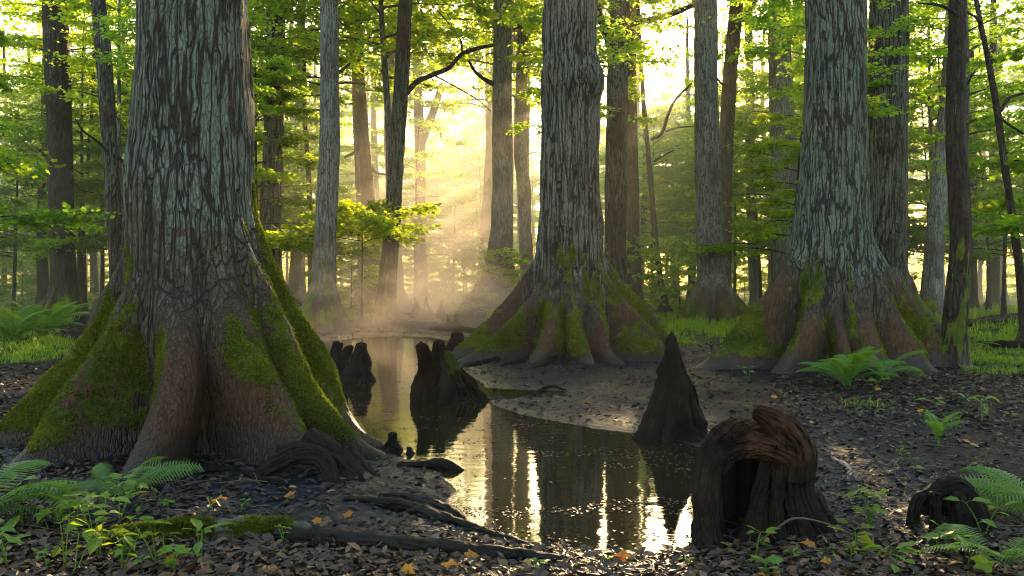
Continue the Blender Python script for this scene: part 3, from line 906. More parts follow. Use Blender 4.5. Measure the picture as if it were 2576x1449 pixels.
PR = {}
for q in range(3):
    PR['near%d' % q] = tree_proto(100 + q, 8.5, 2.2, 3.2, 26, 520, .135, 'maple', M['leaf'], M['bark_dark'], .08)
for q in range(4):
    PR['under%d' % q] = tree_proto(200 + q, 9.5 + q, 2.6, 3.6, 28, 330, .19, 'kite', M['leaf_far'], M['bark_dark'], .09)
for q in range(3):
    PR['tall%d' % q] = tree_proto(300 + q, 21 + q, 6.5, 4.6, 44, 420, .26, 'kite', M['leaf_far'], M['bark_grey'], .22, 'round')
for q in range(3):
    PR['high%d' % q] = tree_proto(350 + q, 20 + q, 9.5, 4.4, 30, 330, .22, 'kite', M['leaf_far'], M['bark_grey'], .2, 'round')
PR['dome'] = tree_proto(390, 12, 3.0, 3.8, 36, 420, .2, 'kite', M['leaf_far'], M['bark_dark'], .1, 'round')
for q in range(2):
    PR['bush%d' % q] = tree_proto(400 + q, 3.2, .3, 2.0, 22, 300, .16, 'kite', M['leaf_far'], M['bark_dark'], .03)
PR['sap'] = tree_proto(500, 4.6, 3.2, 4.4, 18, 420, .20, 'maple', M['leaf_bright'], M['bark_dark'], .055, flat_=.16, droop=.05)

FIRST = {}


def put(kind, name, px, d, rz, sc, label, cat='tree', group=None, szf=1.0, x=None):
    X = (px - CX) / F * d if x is None else x
    loc = (X, d, float(height([X], [d], False)[0]) - .03)
    r = thing(name, label, cat, loc, group)
    r.rotation_euler = (0, 0, rz)
    r.scale = (sc, sc, sc * szf)
    link('trunk', PR[kind][0], r)
    link('crown', PR[kind][1], r)
    return r


put('sap', 'sapling', 908, 27.5, 1.0, .86, 'bright yellow-green sapling spreading flat sprays of leaves in the gold mist')
NEAR = [('near0', -260, 17.0, .4, 1.05, 'green maple reaching in over the left edge of the view'),
        ('near1', 40, 35.0, 2.0, 1.1, 'leafy green maple at far left behind the brown trunk'),
        ('near2', 330, 34.0, 4.0, 1.2, 'leafy green maple partly hidden by the left side of the nearest huge tree'),
        ('near1', 640, 29.0, 5.2, 1.15, 'light green maple leafing out right behind the nearest huge tree'),
        ('near0', 2790, 17.0, 1.2, 1.05, 'dense green maple overhanging the right edge of the view'),
        ('near2', 2330, 36.0, 3.0, 1.15, 'green maple standing between the thick grey trunk and the pale leaning trunk'),
        ('near0', 2010, 27.0, 2.6, .95, 'green maple with low sprays left of the lichen-blotched great tree'),
        ('near1', 2530, 32.0, .9, 1.1, 'green maple behind the thin black curving trunk')]
for kd, px, d, rz, sc, lab in NEAR:
    put(kd, 'maple_tree', px, d, rz, sc, lab)

# woods behind: individual trees, kept out of the sun's path to the pool and the nearest roots
tn = math.tan(SUN_EL)
LIT = [(-2.2, 21, 3.2, 8.0), (-.9, 7.6, 1.2, 2.2), (-8.0, 15.5, 4.0, 4.0)]


def shades(x, y, z, rad):
    tt = z / tn
    gx, gy = x - math.sin(SUN_AZ) * tt, y - math.cos(SUN_AZ) * tt
    return any(((gx - a) / (rx + rad)) ** 2 + ((gy - b) / (ry + .8 * rad / tn)) ** 2 < 1 for a, b, rx, ry in LIT)


def in_gap(x, y, z, rad):
    px, py = CX + F * x / y, HY - F * (z - HC) / y
    rp = rad * F / y
    return abs(px - 1690) < 90 + rp * .6 and py < 170 + rp * .6


cnt = {'tall': 0, 'under': 0, 'bush': 0}
GR = {'tall': ('forest_tree', 'tall leafy tree standing in the hazy woods behind the grey trunks', 'tree', 'tall trees in the hazy woods'),
      'under': ('understorey_tree', 'slim low-branching green tree filling the hazy woods behind the grey trunks', 'tree', 'low green trees in the hazy woods'),
      'bush': ('bush', 'rounded green bush on the forest floor in the hazy woods', 'bush', 'bushes in the hazy woods')}
tries = 0
want = {'tall': 34, 'under': 46, 'bush': 30}
spots = []
for kd in ('tall', 'under', 'bush'):
    tries = 0
    while cnt[kd] < want[kd] and tries < 4000:
        tries += 1
        px = rnd.uniform(-350, 2930)
        d = rnd.uniform(38, 95) if kd == 'tall' else (rnd.uniform(33, 80) if kd == 'under' else rnd.uniform(30, 70))
        x = (px - CX) / F * d
        if any((x - a) ** 2 + (d - b) ** 2 < (1.6 if kd != 'tall' else 2.2) ** 2 for a, b in spots):
            continue
        sc = rnd.uniform(.8, 1.2)
        if kd == 'tall':
            sc = min(sc, (1.45 + .25 * d) / 22)
        if kd == 'tall' and any(shades(x, d, z * sc, 1.6) for z in (8, 11, 14)) or kd == 'tall' and any(in_gap(x, d, z * sc, 3.4) for z in (8, 12, 16, 19)):
            continue
        if kd == 'under' and any(shades(x, d, z * sc, 1.5) or in_gap(x, d, z * sc, 2.6) for z in (3, 6, 9)):
            continue
        spots.append((x, d))
        nm, lab, cat, gr = GR[kd]
        q = rnd.randrange({'tall': 3, 'under': 4, 'bush': 2}[kd])
        put(kd + str(q), nm, 0, d, rnd.uniform(0, 6.28), sc, lab, cat, gr, rnd.uniform(.9, 1.15), x=x)
        cnt[kd] += 1
print('woods', cnt)

# bare distant trunks
g_ = np.random.default_rng(9)
FT = []
for q in range(3):
    mb = MB()
    zs = np.linspace(-.3, 19, 40)
    P = np.stack([.25 * np.sin(zs * .3 + q * 2) + .02 * zs * (q - 1), .2 * np.cos(zs * .25 + q), zs], 1)
    mb.add(*tube(P, .30 * (1 - .035 * zs) * (1 + .9 * np.exp(-np.maximum(zs, 0) / .5)), 14, .1, q), moss=sstep(1.2, .3, np.repeat(0, 40 * 14 + 2 * 14 + 2)) * .1, lich=.4, mud=0)
    for b in range(5):
        z = 4 + b * 1.6
        c = np.array([np.interp(z, zs, P[:, 0]), np.interp(z, zs, P[:, 1]), z])
        a = g_.uniform(0, 6.28)
        l = g_.uniform(1.2, 2.6)
        dr = np.array([math.cos(a), math.sin(a), .3])
        mb.add(*tube(np.array([c, c + dr * l * .5 + [0, 0, .1], c + dr * l + [0, 0, -.1]]), np.array([.06, .04, .012]), 5), moss=0, lich=.3, mud=0)
    FT.append(mb.mesh('trunk', M[('bark_grey', 'bark_dark', 'bark_warm')[q]]))
CR = [PR['tall%d' % q][1] for q in range(3)]
n = 0
while n < 80:
    px, d = rnd.uniform(-250, 2830), rnd.uniform(46, 100)
    if 1000 < px < 1240 and rnd.random() < .7:
        continue
    x = (px - CX) / F * d
    if any((x - a) ** 2 + (d - b) ** 2 < 1.0 for a, b in spots):
        continue
    spots.append((x, d))
    r = thing('distant_tree', 'slim bare trunk standing far off in the misty woods', 'tree', (x, d, float(height([x], [d], False)[0])), 'bare trunks far off in the misty woods')
    r.rotation_euler = (0, 0, rnd.uniform(0, 6.28))
    s = rnd.uniform(.35, 1.1)
    r.scale = (s, s, rnd.uniform(.9, 1.2))
    link('trunk', FT[rnd.randrange(3)], r)
    n += 1

# foliage under the sun gap, and the far-off wood that closes the view
for px, d, sc in ((1745, 47, 1.0), (1690, 57, 1.15), (1800, 61, 1.2), (1640, 45, .9), (1850, 44, .95)):
    put('dome', 'understorey_tree', px, d, px * .1, sc, *GR['under'][1:4])
for q, (px, d) in enumerate([(500, 20), (560, 30), (690, 33), (832, 29), (905, 40), (985, 45), (1262, 37), (1312, 40), (1430, 24), (1445, 36), (1822, 39), (1965, 37), (2085, 21), (2110, 32), (2222, 27), (2240, 38), (2350, 34), (2415, 22), (150, 34), (300, 28), (1420, 44), (470, 40)]):
    if any(shades((px - CX) / F * d, d, z, 1.6) for z in (7, 9, 11)):
        continue
    put('high%d' % (q % 3), 'forest_tree', px, d, q * 1.1, rnd.uniform(.62, .8) if d > 26 else .55, *GR['tall'][1:4])
for q, (px, d, sc) in enumerate([(690, 33, 1.0), (832, 26, .9), (905, 38, 1.05), (968, 28.6, .9), (985, 45, 1.15), (1057, 53, 1.3), (1262, 35.5, 1.0), (1320, 39, 1.05), (1236, 53, 1.3), (1425, 19, .8), (1440, 30, .95), (1550, 29.5, .75), (150, 34, .9), (470, 30, .9)]):
    put('high%d' % (q % 3), 'forest_tree', px, d, q * 2.1, sc, *GR['tall'][1:4])
for q, (px, d, sc) in enumerate([(930, 82, 1.3), (1010, 90, 1.4), (1075, 78, 1.2), (1130, 92, 1.4), (1190, 84, 1.3), (1260, 90, 1.4), (860, 88, 1.35), (780, 80, 1.2), (1340, 82, 1.3), (1500, 88, 1.3)]):
    put('dome', 'understorey_tree', px, d, q * 2.1, sc, *GR['under'][1:4])
for q, (px, d, sc) in enumerate([(-70, 37, 1.35), (110, 40, 1.5), (250, 38, 1.3), (380, 36, 1.2), (580, 42, 1.4), (2350, 41, 1.4), (2470, 37, 1.3), (2600, 40, 1.5), (2160, 40, 1.3), (1900, 38, 1.15)]):
    put('near%d' % (q % 3), 'understorey_tree', px, d, q * 1.9, sc, *GR['under'][1:4])
# crowns of the great trees and of the nearer trunks, above the frame
for q, (t_, o_, d_, m_) in enumerate([x for x in TREES if x[0].name.startswith('swamp_tree')]):
    c_ = link('crown', PR['high%d' % (q % 3)][1], t_)
    s_ = .9
    c_.scale = (s_, s_, 1.0)
    c_.rotation_euler = (0, 0, q * 1.3)
    c_.location = (0, 0, 2.5)
for q, (px, d, sc) in enumerate([(1640, 52, 1.3), (1705, 60, 1.45), (1770, 50, 1.2), (1835, 58, 1.4), (1900, 48, 1.25), (1480, 56, 1.35), (1560, 64, 1.5), (1960, 62, 1.5), (2060, 52, 1.3)]):
    put('under%d' % (q % 4), 'understorey_tree', px, d, q * 1.3, sc, *GR['under'][1:4])
mb = MB()
g = np.random.default_rng(77)
nc = 3600
ang = g.uniform(R(-52), R(52), nc)
dist = g.uniform(98, 128, nc)
cx_, cy_ = dist * np.sin(ang), dist * np.cos(ang)
deg = np.degrees(ang)
gap = np.exp(-((deg - 11.5) / 4.0) ** 2)
topz = 23 + 13 * np.maximum(sstep(-5, -11, deg), sstep(15, 19, deg)) - 5 * gap + 4 * fbm(np.stack([ang * 9, 0 * ang, 0 * ang], 1), 3, 5)
cz_ = g.uniform(0, 1, nc) ** 1.15 * topz + .5
m_ = 26
P = np.repeat(np.stack([cx_, cy_, cz_], 1), m_, 0) + g.normal(0, 1, (nc * m_, 3)) * np.array([1.7, 1.7, .75])
leaves(mb, P, np.stack([g.normal(0, .5, len(P)), g.normal(0, .5, len(P)), np.ones(len(P))], 1), g.normal(0, 1, (len(P), 3)), g.uniform(.5, .95, len(P)), 'kite', np.clip(np.repeat(g.uniform(0, .6, nc), m_) + g.uniform(0, .4, len(P)), 0, 1))
tag(mb.obj('far_woods', M['leaf_far'], None, False), 'green leafy mass of far woods closing off the view behind every trunk', 'woods', kind='stuff')


# ------------------------------------------------------------------ knees, stumps, roots and logs
def blob(name, chains, voxel, mat, parent=None, seed=0, groove=(16, .012), zs=.2, moss=None, mudz=.08, lump=.08, smooth_it=3):
    """weld a set of tapered tubes (rows x, y, z, r) into one continuous skin and carve its grain"""
    mb = MB()
    for n, c in enumerate(chains):
        c = np.asarray(c, float)
        S = spline(c, max(6, len(c) * 6))
        mb.add(*tube(S[:, :3], np.maximum(S[:, 3], voxel * .9), 14, lump, seed + n, 7))
    me = mb.mesh(name, mat)
    o = link(name, me)
    md = o.modifiers.new('weld', 'REMESH')
    md.mode = 'VOXEL'
    md.voxel_size = voxel
    sm = o.modifiers.new('soft', 'SMOOTH')
    sm.iterations = smooth_it
    sm.factor = .5
    dg = bpy.context.evaluated_depsgraph_get()
    ev = o.evaluated_get(dg)
    m2 = bpy.data.meshes.new_from_object(ev)
    o.modifiers.clear()
    o.data = m2
    m2.name = name
    bpy.data.meshes.remove(me)
    n = len(m2.vertices)
    V = np.empty(n * 3, np.float32)
    m2.vertices.foreach_get('co', V)
    N = np.empty(n * 3, np.float32)
    m2.vertex_normals.foreach_get('vector', N)
    V, N = V.reshape(-1, 3).astype(float), N.reshape(-1, 3).astype(float)
    fr, am = groove
    q = V * np.array([fr, fr, fr * zs])
    q = q + .6 * fbm(V * 4, 2, seed + 20)[:, None]
    D = am * ridged(q, 3, seed) + am * .6 * fbm(V * fr * 2.5, 2, seed + 4)
    V2 = V + N * D[:, None]
    m2.vertices.foreach_set('co', V2.astype(np.float32).ravel())
    lo = fbm(V * 6, 3, seed + 9)
    mo = np.zeros(n) if moss is None else np.clip(moss(V, N) + .25 * lo, 0, 1.2)
    for k, a in (('grain', np.clip(.5 + .6 * ridged(q, 3, seed), 0, 1)), ('moss', mo), ('mud', sstep(mudz * 2.2, mudz * .4, V[:, 2] + .03 * lo))):
        at_ = m2.attributes.new(k, 'FLOAT', 'POINT')
        at_.data.foreach_set('value', a.astype(np.float32))
    m2.polygons.foreach_set('use_smooth', np.full(len(m2.polygons), True))
    m2.materials.clear()
    m2.materials.append(mat)
    m2.update()
    if parent:
        o.parent = parent
    return o


def ftube(c, ns=30, n=60, flute=.16, s=0, k=2.6, taper=None):
    """tube with flutes and fine grain running along its length -> V, quads, tris, grain"""
    S = spline(np.asarray(c, float), n)
    P, r = S[:, :3], np.maximum(S[:, 3], .002)
    T, N, B = frames(P)
    L = np.concatenate([[0], np.cumsum(np.linalg.norm(np.diff(P, axis=0), axis=1))])
    a = np.linspace(0, 2 * np.pi, ns, endpoint=False)
    A, LL = np.meshgrid(a, L)
    A = A + .5 * vnoise(np.stack([LL.ravel() * 2.2, 0 * LL.ravel(), 0 * LL.ravel() + s], 1), s).reshape(A.shape)
    sc = 1 / max(np.median(r), .01)
    q = np.stack([(np.cos(A) * k).ravel(), (np.sin(A) * k).ravel(), (LL * sc * .16).ravel()], 1) + s * 3.7
    big = ridged(q * .55, 2, s).reshape(A.shape)
    fine = ridged(q * 1.9, 3, s + 3).reshape(A.shape)
    knob = fbm(np.stack([np.cos(A).ravel(), np.sin(A).ravel(), (LL * sc * .6).ravel()], 1) * 1.3 + s, 3, s + 6).reshape(A.shape)
    rr = r[:, None] * (1 + flute * big + flute * .5 * fine + .24 * knob)
    V = P[:, None] + rr[..., None] * (N[:, None] * np.cos(a)[None, :, None] + B[:, None] * np.sin(a)[None, :, None])
    V = V.reshape(-1, 3)
    i = np.arange(n - 1)[:, None] * ns
    j = np.arange(ns)[None, :]
    kk = (j + 1) % ns
    Q = np.stack([i + j, i + kk, i + ns + kk, i + ns + j], -1).reshape(-1, 4)
    V = np.vstack([V, P[0] - T[0] * r[0] * .3, P[-1] + T[-1] * r[-1] * .45])
    j = np.arange(ns)
    kk = (j + 1) % ns
    b = (n - 1) * ns
    Tr = np.vstack([np.stack([np.full(ns, n * ns), kk, j], -1), np.stack([np.full(ns, n * ns + 1), b + j, b + kk], -1)])
    g = np.append(np.clip(.5 + .7 * fine, 0, 1).ravel(), [.3, .3])
    return V, Q, Tr, g


def ropes(name, chains, mat, parent=None, seed=0, flute=.16, mudz=.1, moss=None, ns=30, n=60, k=2.6):
    mb = MB()
    for q, c in enumerate(chains):
        V, Q, T, g = ftube(c, ns, n, flute, seed * 13 + q, k)
        lo = fbm(V * 6, 3, seed)
        mo = 0 * g if moss is None else np.clip(moss(V) + .3 * lo, 0, 1.2)
        mb.add(V, Q, T, grain=g, moss=mo, mud=sstep(mudz * 2.0, mudz * .5, V[:, 2] + .06 * lo))
    return mb.obj(name, mat, parent)


def cone(b, t, r0, r1, spread, nl, seed, ns=96, nz=90):
    """one fluted spire: leaning axis b -> t, buttress-like ribs that widen to the ground -> V, quads, tris, grain"""
    g = np.random.default_rng(seed)
    u = np.concatenate([np.linspace(0, .93, nz - 10), .93 + .07 * np.sin(np.linspace(0, 1, 11)[1:] * np.pi / 2)])
    th = np.linspace(0, 2 * np.pi, ns, endpoint=False)
    U, TH = np.meshgrid(u, th, indexing='ij')
    cap = np.sqrt(np.clip(1 - ((U - .93) / .07).clip(0, 1) ** 2, 0, 1))
    r = (r0 + (r1 - r0) * U ** .8)
    H = np.linalg.norm(t - b)
    wob = .30 * fbm(np.stack([U.ravel() * 4, np.cos(TH).ravel() * .8 + seed, np.sin(TH).ravel() * .8], 1), 3, seed).reshape(U.shape)
    rib = np.zeros_like(U)
    for q in range(nl):
        a = q * 2 * np.pi / nl + g.uniform(-.28, .28) * 6 / nl
        top = g.uniform(.42, 1.08)
        w = g.uniform(.55, .85) * np.pi / nl
        d = (TH + wob - a - .25 * g.normal() * U + np.pi) % (2 * np.pi) - np.pi
        rib = np.maximum(rib, np.exp(-np.abs(d / w) ** 1.5) * np.clip((top - U) / .3, 0, 1) * g.uniform(.75, 1.15))
    r = r * (.66 + .50 * rib) + (spread - r0) * (1 - U) ** 1.7 * (.30 + .85 * rib)
    C, S = np.cos(TH), np.sin(TH)
    gr = ridged(np.stack([(C * 5).ravel(), (S * 5).ravel(), (U * H / max(r0, .02) * .28).ravel()], 1) + seed, 3, seed).reshape(U.shape)
    big = fbm(np.stack([(C * 1.2).ravel(), (S * 1.2).ravel(), (U * 3.2).ravel()], 1) + seed, 3, seed + 4).reshape(U.shape)
    r = (r * (1 + .15 * gr + .26 * big)) * cap
    ax = b[None] + (t - b)[None] * u[:, None]
    bend = g.normal(0, .05 * H, 2)
    ax[:, :2] += np.sin(u * np.pi)[:, None] * bend
    V = np.stack([(ax[:, 0:1] + r * C).ravel(), (ax[:, 1:2] + r * S).ravel(), (ax[:, 2:3] + 0 * r + .05 * H * big * (U > .5)).ravel()], 1)
    n = len(u)
    i = np.arange(n - 1)[:, None] * ns
    j = np.arange(ns)[None, :]
    k = (j + 1) % ns
    Q = np.stack([i + j, i + k, i + ns + k, i + ns + j], -1).reshape(-1, 4)
    return V, Q, np.clip(.35 + .35 * rib + .4 * gr, 0, 1).ravel()


def knee(label, px, py, spines, mat='wood_knee', voxel=.012, seed=0, groove=(20, .022), moss=None, nr=8, cat='tree root', name='cypress_knee', sink=.06):
    """spines: (base px, base py, tip px, tip py, base width px, tip width px, spread px, forward m)"""
    o = gp(px, py)
    if pool_sd([o[0]], [o[1]])[0] < 0:
        o = np.array([*flat(px, py), -.02])
    s = o[1] / F
    mb = MB()
    g = np.random.default_rng(seed + 700)
    for q, (bx, by, tx, ty, bw, tw, sp, fw) in enumerate(spines):
        b = np.array([(bx - px) * s, fw, -sink])
        t = np.array([(tx - px) * s, fw + g.uniform(-.02, .02), (by - ty) * s])
        V, Q, gr = cone(b, t, bw / 2 * s, tw / 2 * s, max(sp, bw * .55) * s, nr, seed * 10 + q)
        lo = fbm(V * 6, 3, seed)
        mo = 0 * gr if moss is None else np.clip(moss(V, np.repeat([[0, 0, .8]], len(V), 0)) + .35 * lo, 0, 1.2)
        mb.add(V, Q, grain=gr, moss=mo, mud=sstep(.16, .03, V[:, 2] + .04 * lo))
    ob = mb.obj(name, M[mat])
    ob.location = o
    tag(ob, label, cat, 'cypress knees in and around the pool')
    return ob


mtop = lambda V, N: sstep(.35, .8, N[:, 2]) * sstep(.1, .25, V[:, 2]) * .7
knee('tall pointed dark knee with a side fin at the right pool edge', 1695, 1096,
     [(1692, 1100, 1688, 846, 112, 42, 86, 0), (1742, 1090, 1748, 968, 44, 12, 36, .04)], voxel=.010, seed=1, nr=10, groove=(24, .020),
     moss=lambda V, N: .27 * sstep(.15, .4, V[:, 2]))
knee('broad twin-peaked knee with a mossy sloping shoulder in mid pool', 1125, 1008,
     [(1075, 1010, 1056, 860, 66, 46, 46, .03), (1105, 1008, 1102, 856, 76, 44, 54, .22), (1130, 1012, 1118, 885, 86, 44, 66, .02), (1160, 1010, 1126, 892, 84, 36, 66, .03), (1185, 1008, 1150, 930, 62, 30, 52, .02), (1204, 1008, 1180, 972, 36, 20, 30, 0)],
     voxel=.012, seed=2, nr=7, groove=(19, .026), moss=lambda V, N: .75 * sstep(-.12, .05, V[:, 0]) * sstep(.2, .5, V[:, 2]) * sstep(.8, .6, V[:, 2]) + .05)
knee('dark blunt two-headed knee, left one of the close pair in the misty water', 862, 936, [(850, 938, 853, 856, 52, 38, 34, 0), (876, 938, 878, 868, 44, 32, 30, .05)], 'wood_black', .014, 3, nr=5)
knee('smooth leaning dark knee, right one of the close pair in the misty water', 900, 957, [(898, 958, 911, 860, 66, 36, 48, 0)], 'wood_black', .014, 4, nr=6)
knee('slender black stepped knee half hidden behind a mossy root of the nearest tree', 862, 1045, [(858, 1046, 846, 958, 32, 16, 20, 0), (874, 1046, 872, 990, 22, 14, 14, -.02)], 'wood_black', .011, 5, nr=4)
knee('rounded grey knee close to the left roots of the burled tree', 1150, 890, [(1150, 890, 1148, 836, 52, 34, 34, 0)], 'wood_knee', .018, 6, nr=6)
knee('small pointed knee at the head of the pool, left of a pair', 1126, 818, [(1126, 820, 1126, 794, 16, 6, 12, 0)], 'wood_black', .025, 7, nr=4)
knee('small rounded knee at the head of the pool, right of a pair', 1148, 819, [(1148, 821, 1147, 790, 26, 14, 18, 0)], 'wood_black', .025, 8, nr=4)
knee('far sharp knee, left spike of the trio beyond the pool', 1044, 800, [(1044, 802, 1043, 748, 18, 6, 16, 0)], 'wood_black', .035, 9, nr=4)
knee('far sharp knee, broad middle spike of the trio beyond the pool', 1076, 802, [(1078, 804, 1074, 746, 30, 8, 22, 0)], 'wood_black', .035, 10, nr=4)
knee('far sharp knee, right and shortest spike of the trio beyond the pool', 1112, 800, [(1112, 802, 1112, 756, 22, 6, 16, 0)], 'wood_black', .035, 11, nr=4)
knee('low squat black stump with a trailing foot at the near left shore', 1005, 1138, [(995, 1140, 990, 1084, 52, 30, 38, 0), (1045, 1140, 1030, 1118, 34, 16, 36, -.03)], 'wood_black', .010, 12, nr=6, name='low_stump', cat='stump')


def chain(pts, o, lift=.3):
    """pixel rows (px, py, width px[, distance]) -> rows relative to o; without a distance they lie on the ground"""
    out = []
    for p in pts:
        if len(p) == 4:
            q = at(p[0], p[1], p[3]); w = p[2] / 2 / F * p[3]
        else:
            q = gp(p[0], p[1]); w = p[2] / 2 / F * q[1]
            q = q + np.array([0, 0, w * lift])
        out.append([*(q - o), w])
    return out


# hollow stump, right foreground
o = gp(1920, 1350)
D0 = o[1]
ob = link('hollow_stump', None)
ropes('shell', [chain(c, o) for c in [
    [(1784, 1400, 76, D0 - .12), (1776, 1310, 62, D0 - .12), (1774, 1220, 60, D0 - .1), (1790, 1145, 62, D0 - .05), (1826, 1092, 56, D0), (1858, 1068, 40, D0 + .04), (1880, 1072, 20, D0 + .08)],
    [(1800, 1180, 46, D0 - .04), (1832, 1138, 56, D0 - .02), (1884, 1120, 60, D0 - .01), (1940, 1130, 60, D0 - .02), (1992, 1160, 54, D0 + .0), (2012, 1210, 50, D0 + .03)],
    [(2000, 1200, 80, D0 + .02), (2004, 1130, 84, D0 + .0), (1975, 1085, 74, D0 - .02), (1940, 1058, 60, D0 - .02), (1902, 1036, 36, D0 - .02)],
    [(1990, 1100, 50, D0 + .05), (2022, 1128, 54, D0 + .05), (2026, 1180, 50, D0 + .04), (2020, 1230, 56, D0 + .02), (2042, 1290, 54, D0 + .0), (2078, 1345, 44, D0 - .04), (2120, 1385, 16, D0 - .1)],
    [(1940, 1130, 40, D0 + .06), (1924, 1200, 36, D0 + .05), (1910, 1270, 46, D0 + .04), (1900, 1340, 62, D0 + .02), (1888, 1410, 90, D0 - .0)],
    [(1955, 1130, 40, D0 + .01), (1960, 1200, 30, D0 - .01), (1952, 1280, 32, D0 - .02), (1960, 1345, 40, D0 - .05), (1985, 1410, 56, D0 - .1)],
    [(1990, 1170, 50, D0 + .03), (1994, 1240, 50, D0 + .02), (2010, 1320, 62, D0 + .0), (2030, 1410, 80, D0 - .03)],
    [(1830, 1096, 60, D0 + .14), (1905, 1096, 84, D0 + .15), (1985, 1126, 80, D0 + .15)],
    [(1776, 1180, 60, D0 + .06), (1780, 1300, 70, D0 + .16), (1786, 1400, 80, D0 + .2)],
    [(2030, 1240, 60, D0 + .15), (2060, 1320, 70, D0 + .15), (2085, 1400, 70, D0 + .12)],
    [(1816, 1110, 34, D0 - .05), (1846, 1078, 30, D0 - .03), (1868, 1060, 14, D0)], [(1834, 1100, 26, D0 - .06), (1868, 1080, 20, D0 - .02), (1888, 1078, 10, D0)], [(1806, 1120, 30, D0 + .02), (1832, 1082, 34, D0 + .02), (1850, 1056, 24, D0 + .03)], [(1870, 1110, 40, D0 + .02), (1878, 1084, 30, D0 + .02), (1872, 1070, 14, D0 + .02)], [(1960, 1090, 30, D0 - .05), (2000, 1112, 34, D0 - .06), (2026, 1150, 24, D0 - .05)], [(2030, 1130, 26, D0 + .0), (2044, 1160, 22, D0 + .0), (2036, 1200, 20, D0 - .02)]]],
    M['wood_stump'], ob, 31, .15, mudz=.34, ns=56, n=110, k=4.4)
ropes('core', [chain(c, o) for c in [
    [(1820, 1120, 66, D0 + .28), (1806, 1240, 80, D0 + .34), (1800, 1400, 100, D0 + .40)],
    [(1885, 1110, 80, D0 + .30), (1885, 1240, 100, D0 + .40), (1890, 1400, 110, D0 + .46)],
    [(1965, 1120, 80, D0 + .26), (1975, 1240, 100, D0 + .36), (1990, 1400, 110, D0 + .42)],]], M['wood_core'], ob, 32, .2, mudz=.9, ns=36, n=60)  # mud mask raised over the whole back wall to blacken the hollow
ob.location = o
tag(ob, 'gnarled brown hollow stump with an arched opening and a blunt horn, right foreground', 'stump')
o = gp(2370, 1325)
D0 = o[1]
ob = ropes('hollow_stump', [chain(c, o) for c in [
    [(2292, 1355, 34, D0), (2300, 1300, 28, D0), (2310, 1258, 26, D0), (2334, 1238, 18, D0)], [(2322, 1262, 30, D0 + .02), (2362, 1240, 46, D0 + .04), (2400, 1226, 50, D0 + .04), (2432, 1250, 54, D0 + .04), (2456, 1300, 56, D0), (2490, 1355, 50, D0 - .04)],
    [(2345, 1240, 34, D0 - .02), (2352, 1290, 24, D0 - .03), (2346, 1350, 30, D0 - .04)],
    [(2340, 1244, 60, D0 + .25), (2345, 1350, 80, D0 + .3)], [(2400, 1240, 70, D0 + .25), (2405, 1350, 90, D0 + .3)], [(2400, 1235, 40, D0 - .0), (2412, 1290, 44, D0 - .02), (2420, 1350, 50, D0 - .05)]]],
    M['wood_black'], None, 33, .2, mudz=.02, ns=30, n=50)
ob.location = o
tag(ob, 'low black rotten stump behind the ferns in the right foreground corner', 'stump')


def ground_log(name, label, cat, rows, mat, seed, ns=14, lump=.14, moss=None, cap=True, lift=.5, fr=9, fuzz=0):
    o = gp(rows[len(rows) // 2][0], rows[len(rows) // 2][1])
    c = np.array(chain(rows, o, lift))
    mb = MB()
    c[:, 3] *= 1 + .22 * np.random.default_rng(seed).normal(0, .5, len(c)).clip(-1, 1)
    V, Q, T, gr = ftube(c, ns + 6, len(c) * 14, lump, seed, 2.4)
    mo = np.zeros(len(V)) if moss is None else moss(V)
    mb.add(V, Q, T, moss=mo, mud=.15, lich=.2, grain=gr)
    ob = mb.obj(name, M[mat])
    ob.location = o
    if fuzz:
        moss_fuzz(V, Q, mo, fuzz, ob, seed, .018)
    return tag(ob, label, cat)


ground_log('mossy_log', 'low rotten log furred with yellow-green moss in the left foreground', 'log', [(285, 1362, 46), (400, 1355, 54), (520, 1350, 56), (620, 1348, 50), (700, 1342, 50), (775, 1350, 44)], 'wood_log', 51, 22, .22,
           lambda V: np.clip(sstep(.42, .12, V[:, 0]) * sstep(-.01, .04, V[:, 2]) * (.9 + .9 * fbm(V * 9, 3, 8)), 0, 1.2), lift=.40, fuzz=14000)
ground_log('fallen_log', 'long smooth black log lying along the near edge of the pool', 'log', [(690, 1362, 40), (800, 1366, 50), (930, 1376, 50), (1080, 1388, 46), (1230, 1402, 38), (1340, 1410, 30), (1440, 1416, 18)], 'wood_wet', 52, 20, .10)
ground_log('exposed_root', 'long black root running from the nearest tree down to the pool edge', 'root', [(865, 1262, 16), (940, 1268, 24), (1030, 1285, 32), (1110, 1312, 34), (1200, 1340, 28), (1290, 1368, 22), (1395, 1392, 9)], 'wood_wet', 53, 16, .16)
ground_log('exposed_root', 'short thick black root lying above the longer root by the pool', 'root', [(955, 1250, 14), (1020, 1258, 22), (1090, 1278, 26), (1145, 1300, 24), (1180, 1318, 10)], 'wood_wet', 54, 16, .2)
ground_log('driftwood', 'knobbly black driftwood lying in the shallows near the left shore', 'driftwood', [(1000, 1172, 10), (1060, 1176, 24), (1105, 1180, 34), (1140, 1192, 30), (1178, 1204, 14)], 'wood_black', 55, 16, .3)
ground_log('fallen_log', 'dark log lying on the grass at the right edge, the farther of two', 'log', [(2420, 822, 20), (2500, 812, 22), (2580, 806, 20), (2690, 800, 18)], 'wood_black', 56, 12, .2)
ground_log('fallen_log', 'dark log lying on the grass at the right edge, the nearer of two', 'log', [(2430, 868, 10), (2500, 874, 20), (2580, 876, 22), (2690, 880, 22)], 'wood_black', 57, 12, .25)
ground_log('fallen_log', 'short dark log on the grass right of the burled tree', 'log', [(1640, 836, 10), (1680, 838, 12), (1722, 836, 9)], 'wood_black', 58, 10, .2)
